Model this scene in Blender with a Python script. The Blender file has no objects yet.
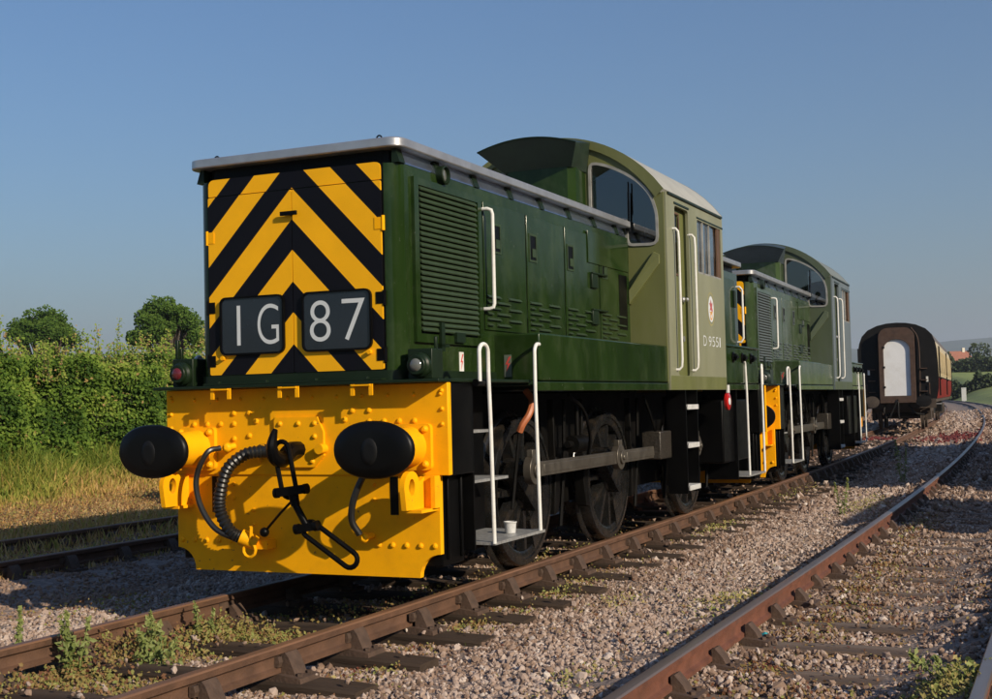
import bpy, math, random
import numpy as np
from mathutils import Vector, Matrix
from mathutils.geometry import tessellate_polygon

# ------------------------------------------------------------------ camera
scene = bpy.context.scene
COL = scene.collection
CAM = np.array([4.896, -7.497, 1.333])
YAW, PITCH, ROLL, FPX = -0.4255, 0.0413, -0.0241, 1280.4
def cam_axes():
    cy, sy, cp, sp = math.cos(YAW), math.sin(YAW), math.cos(PITCH), math.sin(PITCH)
    d = np.array([sy*cp, cy*cp, sp]); r = np.array([cy, -sy, 0.0]); u = np.cross(r, d)
    cr, sr = math.cos(ROLL), math.sin(ROLL)
    return cr*r + sr*u, -sr*r + cr*u, d
CR, CU, CD = cam_axes()
cam = bpy.data.cameras.new('camera'); camo = bpy.data.objects.new('camera', cam); COL.objects.link(camo)
M = Matrix.Identity(4)
for i in range(3):
    M[i][0], M[i][1], M[i][2], M[i][3] = CR[i], CU[i], -CD[i], CAM[i]
camo.matrix_world = M
cam.sensor_fit = 'HORIZONTAL'; cam.sensor_width = 36; cam.lens = FPX*36/992
cam.clip_start = 0.05; cam.clip_end = 20000
scene.camera = camo
# ------------------------------------------------------------------ sky, sun, exposure
SUN = Vector((2.3, -1.0, 1.2)).normalized()
world = bpy.data.worlds.new('World'); scene.world = world; world.use_nodes = True
wn = world.node_tree.nodes; wl = world.node_tree.links; wn.clear()
sky = wn.new('ShaderNodeTexSky'); sky.sky_type = 'NISHITA'; sky.sun_disc = False
sky.sun_elevation = math.asin(SUN.z); sky.sun_rotation = math.atan2(SUN.x, SUN.y)
sky.altitude = 0; sky.air_density = 1.5; sky.dust_density = 1.2; sky.ozone_density = 6.0
bg = wn.new('ShaderNodeBackground'); bg.inputs[1].default_value = 0.079
wo = wn.new('ShaderNodeOutputWorld')
wb = wn.new('ShaderNodeMix'); wb.data_type = 'RGBA'; wb.blend_type = 'MULTIPLY'; wb.inputs[0].default_value = 1; wb.inputs[7].default_value = (.80, .92, 1.11, 1)   # white balance
wl.new(sky.outputs[0], wb.inputs[6]); wl.new(wb.outputs[2], bg.inputs[0]); wl.new(bg.outputs[0], wo.inputs[0])
sl = bpy.data.lights.new('sun', 'SUN'); sl.energy = 5.0; sl.angle = math.radians(0.55); sl.color = (1.0, 0.86, 0.66)
so = bpy.data.objects.new('sun', sl); COL.objects.link(so); so.location = (20, -10, 20)
so.rotation_euler = SUN.to_track_quat('Z', 'Y').to_euler()
vs = scene.view_settings; vs.view_transform = 'Standard'; vs.look = 'None'; vs.gamma = 1; vs.exposure = 0.2; vs.use_curve_mapping = False

rng = np.random.default_rng(7); random.seed(7)
PI = math.pi

# ------------------------------------------------------------------ mesh helpers
def unit(v):
    v = np.asarray(v, float); return v/np.linalg.norm(v)
def frame(axis):
    a = unit(axis); h = np.array([0, 0, 1.0]) if abs(a[2]) < .9 else np.array([1.0, 0, 0])
    b = unit(np.cross(h, a)); return a, b, np.cross(a, b)
class MB:
    def __init__(s): s.v = []; s.f = []; s.m = []
    def add(s, vs_, fs, mi=0):
        o = len(s.v); s.v += [tuple(map(float, p)) for p in vs_]; s.f += [tuple(i+o for i in q) for q in fs]; s.m += [mi]*len(fs); return s
    def box(s, x0, x1, y0, y1, z0, z1, mi=0):
        x0, x1 = sorted((x0, x1)); y0, y1 = sorted((y0, y1)); z0, z1 = sorted((z0, z1))
        return s.add([(x0,y0,z0),(x1,y0,z0),(x1,y1,z0),(x0,y1,z0),(x0,y0,z1),(x1,y0,z1),(x1,y1,z1),(x0,y1,z1)],
                     [(0,3,2,1),(4,5,6,7),(0,1,5,4),(1,2,6,5),(2,3,7,6),(3,0,4,7)], mi)
    def bar(s, p, q, w, h, up=(0,0,1), mi=0):
        p = np.array(p, float); q = np.array(q, float); a = unit(q-p); b = unit(np.cross(up, a)) if abs(np.dot(unit(up), a)) < .99 else frame(a)[1]
        c = np.cross(a, b); b = b*w/2; c = c*h/2
        return s.add([p-b-c,p+b-c,p+b+c,p-b+c,q-b-c,q+b-c,q+b+c,q-b+c], [(0,3,2,1),(4,5,6,7),(0,1,5,4),(1,2,6,5),(2,3,7,6),(3,0,4,7)], mi)
    def lathe(s, prof, org, axis, n=24, mi=0, sx=1, sy=1, caps=True):
        a, b, c = frame(axis); org = np.array(org, float); vs_ = []; fs = []
        for (t, r) in prof:
            for k in range(n):
                th = 2*PI*k/n; vs_.append(org + a*t + b*(r*sx*math.cos(th)) + c*(r*sy*math.sin(th)))
        for i in range(len(prof)-1):
            for k in range(n):
                k2 = (k+1) % n; fs.append((i*n+k, i*n+k2, (i+1)*n+k2, (i+1)*n+k))
        if caps: fs.append(tuple(range(n-1, -1, -1))); fs.append(tuple((len(prof)-1)*n+k for k in range(n)))
        return s.add(vs_, fs, mi)
    def cyl(s, p, q, r, r2=None, n=14, mi=0):
        p = np.array(p, float); q = np.array(q, float)
        return s.lathe([(0, r), (np.linalg.norm(q-p), r if r2 is None else r2)], p, q-p, n, mi)
    def tube(s, path, r, n=8, mi=0, closed=False):
        P = [np.array(p, float) for p in path]; L = len(P); vs_ = []; fs = []; pb = None
        for i, p in enumerate(P):
            t = unit((P[(i+1) % L]-P[i-1]) if closed else P[min(i+1, L-1)]-P[max(i-1, 0)])
            b = frame(t)[1] if pb is None else unit(pb - t*np.dot(pb, t)); pb = b; c = np.cross(t, b)
            ri = r[i] if hasattr(r, '__len__') else r
            for k in range(n):
                th = 2*PI*k/n; vs_.append(p + (b*math.cos(th)+c*math.sin(th))*ri)
        for i in range(L if closed else L-1):
            j = (i+1) % L
            for k in range(n):
                k2 = (k+1) % n; fs.append((i*n+k, i*n+k2, j*n+k2, j*n+k))
        if not closed:
            fs.append(tuple(range(n-1, -1, -1))); fs.append(tuple((L-1)*n+k for k in range(n)))
        return s.add(vs_, fs, mi)
    def prism(s, poly, plane, a, b, mi=0):
        def P(u, w, t): return {'xz': (u, t, w), 'yz': (t, u, w), 'xy': (u, w, t)}[plane]
        n = len(poly)
        ar = sum(poly[i][0]*poly[(i+1) % n][1]-poly[(i+1) % n][0]*poly[i][1] for i in range(n))
        pl = list(poly) if ar > 0 else list(poly)[::-1]
        flip = (plane == 'xz')
        vs_ = [P(u, w, a) for u, w in pl] + [P(u, w, b) for u, w in pl]
        fs = [tuple(range(n))[::-1], tuple(range(n, 2*n))] + [(i, (i+1) % n, n+(i+1) % n, n+i) for i in range(n)]
        if flip != (b < a): fs = [q[::-1] for q in fs]
        return s.add(vs_, fs, mi)
    def wall(s, outer, holes, fn, mi=0):
        loops = [[Vector((u, w, 0)) for u, w in L] for L in [outer]+holes]
        flat = [p for L in loops for p in L]
        tris = tessellate_polygon(loops)
        return s.add([fn(p.x, p.y) for p in flat], [tuple(t) for t in tris], mi)
    def sphere(s, c, r, n=12, m=8, mi=0, sc=(1,1,1)):
        vs_ = []; fs = []; c = np.array(c, float)
        for i in range(m+1):
            ph = PI*i/m
            for k in range(n):
                th = 2*PI*k/n; vs_.append(c + np.array([math.sin(ph)*math.cos(th)*sc[0], math.sin(ph)*math.sin(th)*sc[1], math.cos(ph)*sc[2]])*r)
        for i in range(m):
            for k in range(n):
                k2 = (k+1) % n; fs.append((i*n+k, (i+1)*n+k, (i+1)*n+k2, i*n+k2))
        return s.add(vs_, fs, mi)
    def mesh(s, name, mats, smooth=35):
        me = bpy.data.meshes.new(name); me.from_pydata(s.v, [], s.f); me.update()
        for m in (mats if isinstance(mats, (list, tuple)) else [mats]): me.materials.append(m)
        if any(s.m): me.polygons.foreach_set('material_index', s.m)
        if smooth:
            me.polygons.foreach_set('use_smooth', [True]*len(me.polygons)); me.set_sharp_from_angle(angle=math.radians(smooth))
        return me
    def build(s, name, mats, parent=None, smooth=35, bevel=0, solid=0):
        o = bpy.data.objects.new(name, s.mesh(name, mats, smooth)); COL.objects.link(o)
        if parent: o.parent = parent
        if solid:
            md = o.modifiers.new('solid', 'SOLIDIFY'); md.thickness = solid; md.offset = 0
        if bevel:
            md = o.modifiers.new('bevel', 'BEVEL'); md.width = bevel; md.segments = 2; md.limit_method = 'ANGLE'; md.angle_limit = math.radians(40); md.harden_normals = False
        return o
def tag(o, label=None, cat=None, group=None, kind=None):
    if label: o['label'] = label
    if cat: o['category'] = cat
    if group: o['group'] = group
    if kind: o['kind'] = kind
    return o
def empty(name, loc=(0,0,0), rz=0):
    o = bpy.data.objects.new(name, None); COL.objects.link(o); o.location = loc; o.rotation_euler = (0, 0, rz); o.empty_display_size = .3; return o
def copy_tree(o, parent=None, skip=()):
    c = o.copy(); COL.objects.link(c); c.parent = parent
    for ch in list(o.children):
        if ch.name.split('.')[0] not in skip: copy_tree(ch, c, skip)
    return c
def link(name, me, parent=None, loc=(0,0,0), rz=0, s=None):
    o = bpy.data.objects.new(name, me); COL.objects.link(o); o.location = loc; o.rotation_euler = (0, 0, rz)
    if s: o.scale = s
    if parent: o.parent = parent
    return o
def smooth_path(pts, n=6):
    P = [np.array(p, float) for p in pts]; P = [2*P[0]-P[1]] + P + [2*P[-1]-P[-2]]; out = []
    for i in range(1, len(P)-2):
        for k in range(n):
            t = k/n; a, b, c, d = P[i-1], P[i], P[i+1], P[i+2]
            out.append(.5*((2*b)+(-a+c)*t+(2*a-5*b+4*c-d)*t*t+(-a+3*b-3*c+d)*t**3))
    out.append(P[-2]); return out
def rrect(x0, x1, z0, z1, r, n=5):
    o = []
    for cx, cz, a0 in ((x1-r, z1-r, 0), (x0+r, z1-r, 90), (x0+r, z0+r, 180), (x1-r, z0+r, 270)):
        for k in range(n+1):
            a = math.radians(a0+90*k/n); o.append((cx+r*math.cos(a), cz+r*math.sin(a)))
    return o
def round_poly(P, r, n=4):
    out = []; m = len(P)
    for i in range(m):
        p = np.array(P[i], float); a = np.array(P[i-1], float)-p; b = np.array(P[(i+1) % m], float)-p
        rr = r[i] if hasattr(r, '__len__') else r
        la, lb = np.linalg.norm(a), np.linalg.norm(b); d = min(rr, la*.45, lb*.45)
        A = p+a/la*d; B = p+b/lb*d
        for k in range(n+1):
            t = k/n; out.append(tuple((1-t)**2*A+2*t*(1-t)*p+t*t*B))
    return out
def offset_poly(P, d):
    n = len(P); ar = sum(P[i][0]*P[(i+1) % n][1]-P[(i+1) % n][0]*P[i][1] for i in range(n)); sg = 1 if ar > 0 else -1; out = []
    for i in range(n):
        p = np.array(P[i]); a = unit(p-np.array(P[i-1])+1e-12); b = unit(np.array(P[(i+1) % n])-p+1e-12)
        na = np.array([-a[1], a[0]])*sg; nb = np.array([-b[1], b[0]])*sg; m = na+nb; L = np.linalg.norm(m)
        m = m/L if L > 1e-6 else na; out.append(tuple(p+m*d/max(.5, np.dot(m, na))))
    return out

# ------------------------------------------------------------------ materials
def mat(name, col, rough=.5, metal=0, var=.12, scale=6, bump=0, bscale=60, objcol=False, dirt_or_sheen=None, dirt_or_sheen_amt=.5, dscale=3, coat=0, spec=.5, stretch=(1,1,1), rvar=.1, chips=None, chscale=34):
    m = bpy.data.materials.new(name); m.use_nodes = True; N = m.node_tree.nodes; L = m.node_tree.links
    b = N['Principled BSDF']; b.inputs['Metallic'].default_value = metal
    b.inputs['Specular IOR Level'].default_value = spec; b.inputs['Coat Weight'].default_value = coat; b.inputs['Coat Roughness'].default_value = .08
    tc = N.new('ShaderNodeTexCoord'); mp = N.new('ShaderNodeMapping'); mp.inputs['Scale'].default_value = stretch; L.new(tc.outputs['Object'], mp.inputs[0])
    nz = N.new('ShaderNodeTexNoise'); nz.inputs['Scale'].default_value = scale; nz.inputs['Detail'].default_value = 6; L.new(mp.outputs[0], nz.inputs[0])
    rp = N.new('ShaderNodeValToRGB'); c = np.array(col[:3])
    rp.color_ramp.elements[0].position = .3; rp.color_ramp.elements[1].position = .7
    rp.color_ramp.elements[0].color = (*np.clip(c*(1-var), 0, 1), 1); rp.color_ramp.elements[1].color = (*np.clip(c*(1+var), 0, 1), 1)
    L.new(nz.outputs[0], rp.inputs[0]); out = rp.outputs[0]
    if dirt_or_sheen is not None:
        n2 = N.new('ShaderNodeTexNoise'); n2.inputs['Scale'].default_value = dscale; n2.inputs['Detail'].default_value = 8; n2.inputs['Roughness'].default_value = .65; L.new(mp.outputs[0], n2.inputs[0])
        r2 = N.new('ShaderNodeValToRGB'); r2.color_ramp.elements[0].position = .48; r2.color_ramp.elements[1].position = .72; L.new(n2.outputs[0], r2.inputs[0])
        mu = N.new('ShaderNodeMath'); mu.operation = 'MULTIPLY'; mu.inputs[1].default_value = dirt_or_sheen_amt; L.new(r2.outputs[0], mu.inputs[0])
        mx = N.new('ShaderNodeMix'); mx.data_type = 'RGBA'; L.new(mu.outputs[0], mx.inputs[0]); L.new(out, mx.inputs[6]); mx.inputs[7].default_value = (*dirt_or_sheen, 1); out = mx.outputs[2]
    if chips is not None:
        n5 = N.new('ShaderNodeTexNoise'); n5.inputs['Scale'].default_value = chscale; n5.inputs['Detail'].default_value = 3; L.new(tc.outputs['Object'], n5.inputs[0])
        r5 = N.new('ShaderNodeValToRGB'); r5.color_ramp.elements[0].position = .70; r5.color_ramp.elements[1].position = .76; L.new(n5.outputs[0], r5.inputs[0])
        mx = N.new('ShaderNodeMix'); mx.data_type = 'RGBA'; L.new(r5.outputs[0], mx.inputs[0]); L.new(out, mx.inputs[6]); mx.inputs[7].default_value = (*chips, 1); out = mx.outputs[2]
    if objcol:
        oi = N.new('ShaderNodeObjectInfo'); mx = N.new('ShaderNodeMix'); mx.data_type = 'RGBA'; mx.blend_type = 'MULTIPLY'; mx.inputs[0].default_value = 1
        L.new(out, mx.inputs[6]); L.new(oi.outputs['Color'], mx.inputs[7]); out = mx.outputs[2]
    L.new(out, b.inputs['Base Color'])
    mr = N.new('ShaderNodeMapRange'); mr.inputs[3].default_value = max(.02, rough-rvar); mr.inputs[4].default_value = min(1, rough+rvar)
    n3 = N.new('ShaderNodeTexNoise'); n3.inputs['Scale'].default_value = scale*1.7; n3.inputs['Detail'].default_value = 4; L.new(mp.outputs[0], n3.inputs[0]); L.new(n3.outputs[0], mr.inputs[0]); L.new(mr.outputs[0], b.inputs['Roughness'])
    if bump:
        n4 = N.new('ShaderNodeTexNoise'); n4.inputs['Scale'].default_value = bscale; n4.inputs['Detail'].default_value = 5; L.new(mp.outputs[0], n4.inputs[0])
        bp = N.new('ShaderNodeBump'); bp.inputs['Strength'].default_value = bump; bp.inputs['Distance'].default_value = .02; L.new(n4.outputs[0], bp.inputs['Height']); L.new(bp.outputs[0], b.inputs['Normal'])
    return m
def chevron(name):
    m = mat(name, (.90, .44, .008), .45, var=.05, scale=5, spec=.16); N = m.node_tree.nodes; L = m.node_tree.links; b = N['Principled BSDF']
    src = b.inputs['Base Color'].links[0].from_socket
    tc = N.new('ShaderNodeTexCoord'); sx = N.new('ShaderNodeSeparateXYZ'); L.new(tc.outputs['Object'], sx.inputs[0])
    def mth(op, a, bb=None):
        n = N.new('ShaderNodeMath'); n.operation = op
        for i, q in enumerate((a, bb)):
            if q is None: continue
            if isinstance(q, (int, float)): n.inputs[i].default_value = q
            else: L.new(q, n.inputs[i])
        return n.outputs[0]
    s = mth('ADD', sx.outputs[2], mth('MULTIPLY', mth('ABSOLUTE', sx.outputs[0]), 1.03))
    t = mth('FRACT', mth('DIVIDE', mth('SUBTRACT', 2.853+4.325, s), .4325))
    k = mth('GREATER_THAN', t, .51)
    mx = N.new('ShaderNodeMix'); mx.data_type = 'RGBA'; L.new(k, mx.inputs[0]); L.new(src, mx.inputs[6]); mx.inputs[7].default_value = (.005, .005, .008, 1)
    L.new(mx.outputs[2], b.inputs['Base Color']); return m
def attr_mat(name, ramp, rough=.8, transl=0, var=0, spec=.3):
    m = bpy.data.materials.new(name); m.use_nodes = True; N = m.node_tree.nodes; L = m.node_tree.links; b = N['Principled BSDF']
    at = N.new('ShaderNodeAttribute'); at.attribute_name = 'rnd'; rp = N.new('ShaderNodeValToRGB'); el = rp.color_ramp.elements
    while len(el) < len(ramp): el.new(.5)
    for e, (p, c) in zip(el, ramp): e.position = p; e.color = (*c, 1)
    L.new(at.outputs['Fac'], rp.inputs[0]); L.new(rp.outputs[0], b.inputs['Base Color']); b.inputs['Roughness'].default_value = rough; b.inputs['Specular IOR Level'].default_value = spec
    if transl:
        tr = N.new('ShaderNodeBsdfTranslucent'); L.new(rp.outputs[0], tr.inputs[0]); mx = N.new('ShaderNodeMixShader'); mx.inputs[0].default_value = transl
        L.new(b.outputs[0], mx.inputs[1]); L.new(tr.outputs[0], mx.inputs[2]); L.new(mx.outputs[0], N['Material Output'].inputs[0])
    return m
def glass_mat(name, tint, refl=.0):
    m = bpy.data.materials.new(name); m.use_nodes = True; N = m.node_tree.nodes; L = m.node_tree.links; N.remove(N['Principled BSDF'])
    tr = N.new('ShaderNodeBsdfTransparent'); tr.inputs[0].default_value = (*tint, 1); gl = N.new('ShaderNodeBsdfGlossy'); gl.inputs['Roughness'].default_value = .02
    fr = N.new('ShaderNodeFresnel'); fr.inputs[0].default_value = 1.5; ad = N.new('ShaderNodeMath'); ad.inputs[1].default_value = refl; L.new(fr.outputs[0], ad.inputs[0])
    mx = N.new('ShaderNodeMixShader'); L.new(ad.outputs[0], mx.inputs[0]); L.new(tr.outputs[0], mx.inputs[1]); L.new(gl.outputs[0], mx.inputs[2]); L.new(mx.outputs[0], N['Material Output'].inputs[0])
    return m
G = {}
G['green'] = mat('loco_green', (.0125, .0280, .0055), .14, var=.2, scale=3, objcol=True, dirt_or_sheen=(.045, .068, .028), dirt_or_sheen_amt=.5, dscale=5.5, chips=(.06, .07, .05), spec=.28, coat=0, stretch=(1,1,.6), bump=.17, bscale=2.6, rvar=.10)  # light patches are polished smears and gloss highlights put into the colour
G['green_lit'] = mat('loco_green_louvre_lit', (.032, .052, .024), .42, var=.15, scale=8, objcol=True, spec=.3)  # lighter green: sky light caught by the louvres put into the colour
G['green_dark'] = mat('loco_dark_green', (.008, .017, .007), .4, var=.2, scale=5, objcol=True, spec=.25)
G['olive'] = mat('cab_faded_olive', (.118, .128, .042), .46, var=.14, scale=2.5, objcol=True, dirt_or_sheen=(.17, .17, .09), dirt_or_sheen_amt=.4, dscale=3, stretch=(1,1,.35), bump=.03, bscale=4)
G['olive_side'] = mat('cab_side_grey_green', (.215, .218, .140), .42, var=.1, scale=2, objcol=True, dirt_or_sheen=(.13, .15, .05), dirt_or_sheen_amt=.4, dscale=2.2, stretch=(1,1,.3))
G['roofgrey'] = mat('cab_roof_pale', (.36, .355, .31), .5, var=.1, scale=4, objcol=True)
G['silver'] = mat('roof_silver', (.50, .50, .51), .38, metal=.75, var=.12, scale=7, dirt_or_sheen=(.32, .31, .3), dirt_or_sheen_amt=.4)
G['sky_polish'] = mat('sky_tinted_cantrail', (.55, .66, .84), .14, metal=.95, var=.08, scale=5)  # blue of the reflected sky mixed into the metal colour
G['yellow'] = mat('beam_yellow', (.92, .42, .004), .46, var=.05, scale=4, spec=.10, bump=.04, bscale=8, dirt_or_sheen=(.66, .29, .008), dirt_or_sheen_amt=.45, chips=(.30, .14, .03), chscale=26, dscale=5)
G['chevron'] = chevron('wasp_stripes')
G['black'] = mat('gloss_black', (.0028, .0028, .003), .36, var=.3, scale=8, dirt_or_sheen=(.0055, .005, .0045), dirt_or_sheen_amt=.6, dscale=5, spec=.10)
G['soot'] = mat('underframe_black', (.004, .0037, .0034), .5, var=.3, scale=6, dirt_or_sheen=(.008, .0065, .005), dirt_or_sheen_amt=.6, spec=.12, dscale=7, bump=.1)
G['wheel'] = mat('wheel_black', (.009, .009, .009), .27, var=.3, scale=9, dirt_or_sheen=(.040, .029, .019), dirt_or_sheen_amt=.55, dscale=8, spec=.5)
G['tread'] = mat('tyre_steel', (.12, .11, .10), .4, metal=.8)
G['rod'] = mat('rod_steel', (.13, .115, .095), .42, metal=.6, var=.25, scale=9, dirt_or_sheen=(.06, .045, .03), dirt_or_sheen_amt=.6)
G['rubber'] = mat('rubber', (.012, .012, .012), .38, var=.2)
G['white'] = mat('white_paint', (.70, .70, .67), .42, var=.05, dirt_or_sheen=(.45, .36, .24), dirt_or_sheen_amt=.35, dscale=9)
G['letter'] = mat('white_letters', (.60, .63, .64), .5, var=.04)
G['chequer'] = mat('tread_plate', (.42, .42, .41), .4, metal=.5, var=.25, scale=30, bump=.3, bscale=90)
G['chequer_dark'] = mat('oily_tread_plate', (.045, .038, .030), .4, metal=.3, var=.5, scale=40, bump=.4, bscale=70)
G['step_white'] = mat('worn_white_step', (.55, .55, .54), .5, var=.15, scale=14, dirt_or_sheen=(.25, .24, .22), dirt_or_sheen_amt=.6, dscale=12)
G['frame_grey'] = mat('window_frame_grey', (.25, .25, .235), .5, var=.2, scale=12)
G['hood'] = mat('exhaust_hood_green', (.014, .028, .016), .55, var=.2, objcol=True)
G['red'] = mat('red_lens', (.42, .012, .010), .2, coat=.4)
G['dark_red'] = mat('dark_red_lens', (.10, .012, .016), .15, coat=.3)
G['dull_plate'] = mat('shaded_plate', (.10, .12, .09), .6)  # plate greyed to stand for the shade on the box front
G['grease'] = mat('buffer_grease', (.008, .008, .008), .5, var=.4, scale=9, spec=.2)
G['red_print'] = mat('red_print', (.55, .06, .05), .5)
G['lens'] = mat('lamp_lens', (.12, .125, .115), .12, coat=.5)
G['panelglass'] = mat('headcode_glass', (.014, .018, .026), .12, var=.2, scale=3, coat=.3, rvar=.05)
G['orange'] = mat('orange_hose', (.40, .12, .045), .5)
G['wood'] = mat('varnished_wood', (.10, .055, .03), .5)
G['interior'] = mat('cab_interior', (.030, .034, .034), .7)
G['crest_gold'] = mat('crest_gold', (.40, .34, .12), .5)
G['crest_red'] = mat('crest_red', (.42, .10, .10), .5)
G['crest_orange'] = mat('crest_orange', (.60, .30, .08), .5)
G['glass_dark'] = glass_mat('cab_glass', (.40, .41, .43), .15)
G['glass_clear'] = glass_mat('side_glass', (.7, .74, .75), .30)

# ------------------------------------------------------------------ track geometry
_ys = np.linspace(-40, 900, 9401)
_sl = np.interp(_ys, [-40, 2, 8, 13.5, 23, 42, 66, 105, 160, 240, 400, 900], [0, 0, .010, .021, .035, .053, .072, .088, .125, .21, .32, .5])
_g = np.concatenate([[0], np.cumsum((_sl[1:]+_sl[:-1])/2*(_ys[1]-_ys[0]))])
def g(y): return float(np.interp(y, _ys, _g))
def gs(y): return float(np.interp(y, _ys, _sl))
def gv(y): return np.interp(y, _ys, _g)
TRACKS = {'loco': 0.0, 'right': 3.69, 'siding': -4.78, 'yard': 8.7}
def bed_z(x, y):
    # ballast surface height (x measured from the curved loco track centre line)
    ax = np.array([-40, -9.0, -6.6, -5.9, -3.6, -2.9, -1.5, -1.25, -.6, .6, 1.2, 1.5, 1.95, 2.42, 2.84, 3.02, 3.92, 4.31, 4.52, 4.85, 5.5, 10.6, 13, 40])
    az = np.array([.30, .22, -.08, -.16, -.17, -.27, -.265, -.235, -.262, -.262, -.232, -.250, -.248, -.205, -.105, -.205, -.208, -.090, -.10, -.21, -.26, -.25, -.45, -.5])
    return np.interp(x, ax, az) + .018*np.sin(x*2.1+y*1.3)*np.sin(y*.9-x*.7) + .012*np.sin(x*5.3+1)*np.sin(y*4.1)
# ------------------------------------------------------------------ ground
M_field = mat('far_field', (.115, .15, .035), .9, var=.35, scale=.05, dirt_or_sheen=(.20, .17, .07), dirt_or_sheen_amt=.6, dscale=.12, bump=.2, bscale=3)
M_bed = mat('ballast_bed', (.24, .182, .150), .9, var=.45, scale=22, dirt_or_sheen=(.10, .075, .058), dirt_or_sheen_amt=.6, dscale=9, bump=.9, bscale=38)
gr = MB(); gr.add([(-6000, -300, -.55), (6000, -300, -.55), (6000, 9000, -.55), (-6000, 9000, -.55)], [(0, 1, 2, 3)])
tag(gr.build('ground', M_field, smooth=0), kind='structure')
ys = np.concatenate([np.arange(-12, 30, .25), np.arange(30, 80, 1.0), np.arange(80, 420, 5.0)])
xs = np.concatenate([[-13.5, -12, -10.5, -9.5], np.arange(-9, -6.4, .5), np.arange(-6.4, 7.0, .2), [7.5, 8, 10, 14]])
def grid(xs, ys, zf):
    X, Y = np.meshgrid(xs, ys); Z = zf(X, Y); n, m = X.shape
    X = np.where(Y > 45, np.minimum(X, 5.7+.02*X), X); v = np.stack([X-gv(Y), Y, Z], -1).reshape(-1, 3)
    i = np.arange(n*m).reshape(n, m); f = np.stack([i[:-1,:-1], i[:-1,1:], i[1:,1:], i[1:,:-1]], -1).reshape(-1, 4); return v, f
def np_mesh(name, v, f, mats, rnd=None, smooth=False, uv=None):
    me = bpy.data.meshes.new(name); k = f.shape[1]
    me.vertices.add(len(v)); me.vertices.foreach_set('co', np.ascontiguousarray(v, dtype=np.float32).ravel())
    me.loops.add(f.size); me.loops.foreach_set('vertex_index', np.ascontiguousarray(f, dtype=np.int32).ravel())
    me.polygons.add(len(f)); me.polygons.foreach_set('loop_start', np.arange(0, f.size, k, dtype=np.int32))
    me.polygons.foreach_set('use_smooth', np.full(len(f), smooth))
    me.update(calc_edges=True)
    if rnd is not None:
        a = me.attributes.new('rnd', 'FLOAT', 'POINT'); a.data.foreach_set('value', np.ascontiguousarray(rnd, dtype=np.float32))
    for m in (mats if isinstance(mats, (list, tuple)) else [mats]): me.materials.append(m)
    return me
def add_mesh(name, me, parent=None):
    o = bpy.data.objects.new(name, me); COL.objects.link(o)
    if parent: o.parent = parent
    return o
v, f = grid(xs[(xs >= -6.41)], ys, bed_z)
tag(add_mesh('track_bed', np_mesh('track_bed', v, f, M_bed, smooth=True)), kind='structure')
M_verge = mat('verge_soil', (.24, .165, .085), .95, var=.4, scale=3, dirt_or_sheen=(.09, .10, .03), dirt_or_sheen_amt=.7, dscale=1.5, bump=.6, bscale=25)
v, f = grid(np.concatenate([[-60, -30, -20], np.arange(-16, -6.3, .4), [-6.35]]), ys, lambda X, Y: bed_z(X, Y)-.004)
tag(add_mesh('grass_verge', np_mesh('grass_verge', v, f, M_verge, smooth=True)), kind='structure')

# ------------------------------------------------------------------ ballast stones (uncountable)
def visible(P, margin=230, near=.5):
    q = P - CAM; w = q@CD; u = 496+FPX*(q@CR)/np.maximum(w, .01); vv = 349.5-FPX*(q@CU)/np.maximum(w, .01)
    return (w > near) & (u > -margin) & (u < 992+margin) & (vv > 200) & (vv < 699+margin), w
def ico():
    t = (1+5**.5)/2
    v = np.array([(-1,t,0),(1,t,0),(-1,-t,0),(1,-t,0),(0,-1,t),(0,1,t),(0,-1,-t),(0,1,-t),(t,0,-1),(t,0,1),(-t,0,-1),(-t,0,1)], float); v /= np.linalg.norm(v[0])
    f = np.array([(0,11,5),(0,5,1),(0,1,7),(0,7,10),(0,10,11),(1,5,9),(5,11,4),(11,10,2),(10,7,6),(7,1,8),(3,9,4),(3,4,2),(3,2,6),(3,6,8),(3,8,9),(4,9,5),(2,4,11),(6,2,10),(8,6,7),(9,8,1)])
    return v, f
IV, IF = ico()
def rand_rot(n):
    q = rng.normal(size=(n, 4)); q /= np.linalg.norm(q, axis=1)[:, None]; w, x, y, z = q.T
    return np.stack([np.stack([1-2*(y*y+z*z), 2*(x*y-z*w), 2*(x*z+y*w)], -1), np.stack([2*(x*y+z*w), 1-2*(x*x+z*z), 2*(y*z-x*w)], -1), np.stack([2*(x*z-y*w), 2*(y*z+x*w), 1-2*(x*x+y*y)], -1)], 1)
OV = np.array([(1,0,0),(-1,0,0),(0,1,0),(0,-1,0),(0,0,1),(0,0,-1)], float); OF = np.array([(0,2,4),(2,1,4),(1,3,4),(3,0,4),(2,0,5),(1,2,5),(3,1,5),(0,3,5)])
def stones_mesh(name, P, size, rnd, m, low=False):
    VV, FF = (OV*1.12, OF) if low else (IV, IF); kv = len(VV)
    n = len(P); T = np.stack([VV*(1+rng.normal(0, .17, (kv, 1)))*np.array([1, rng.uniform(.6, .9), rng.uniform(.45, .75)]) for _ in range(14)])
    V = T[rng.integers(0, 14, n)]*size[:, None, None]; V = np.einsum('nij,nkj->nki', rand_rot(n), V) + P[:, None, :]
    F = (FF[None] + (np.arange(n)*kv)[:, None, None]).reshape(-1, 3)
    return np_mesh(name, V.reshape(-1, 3), F, m, np.repeat(rnd, kv))
SLP = .76; SL0 = -.62-.76*12
def sleeper_ys(tr, y1): 
    off = {'loco': 0, 'right': .25, 'siding': .4, 'yard': .1}[tr]
    return np.arange(SL0+off, y1, SLP)
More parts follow.
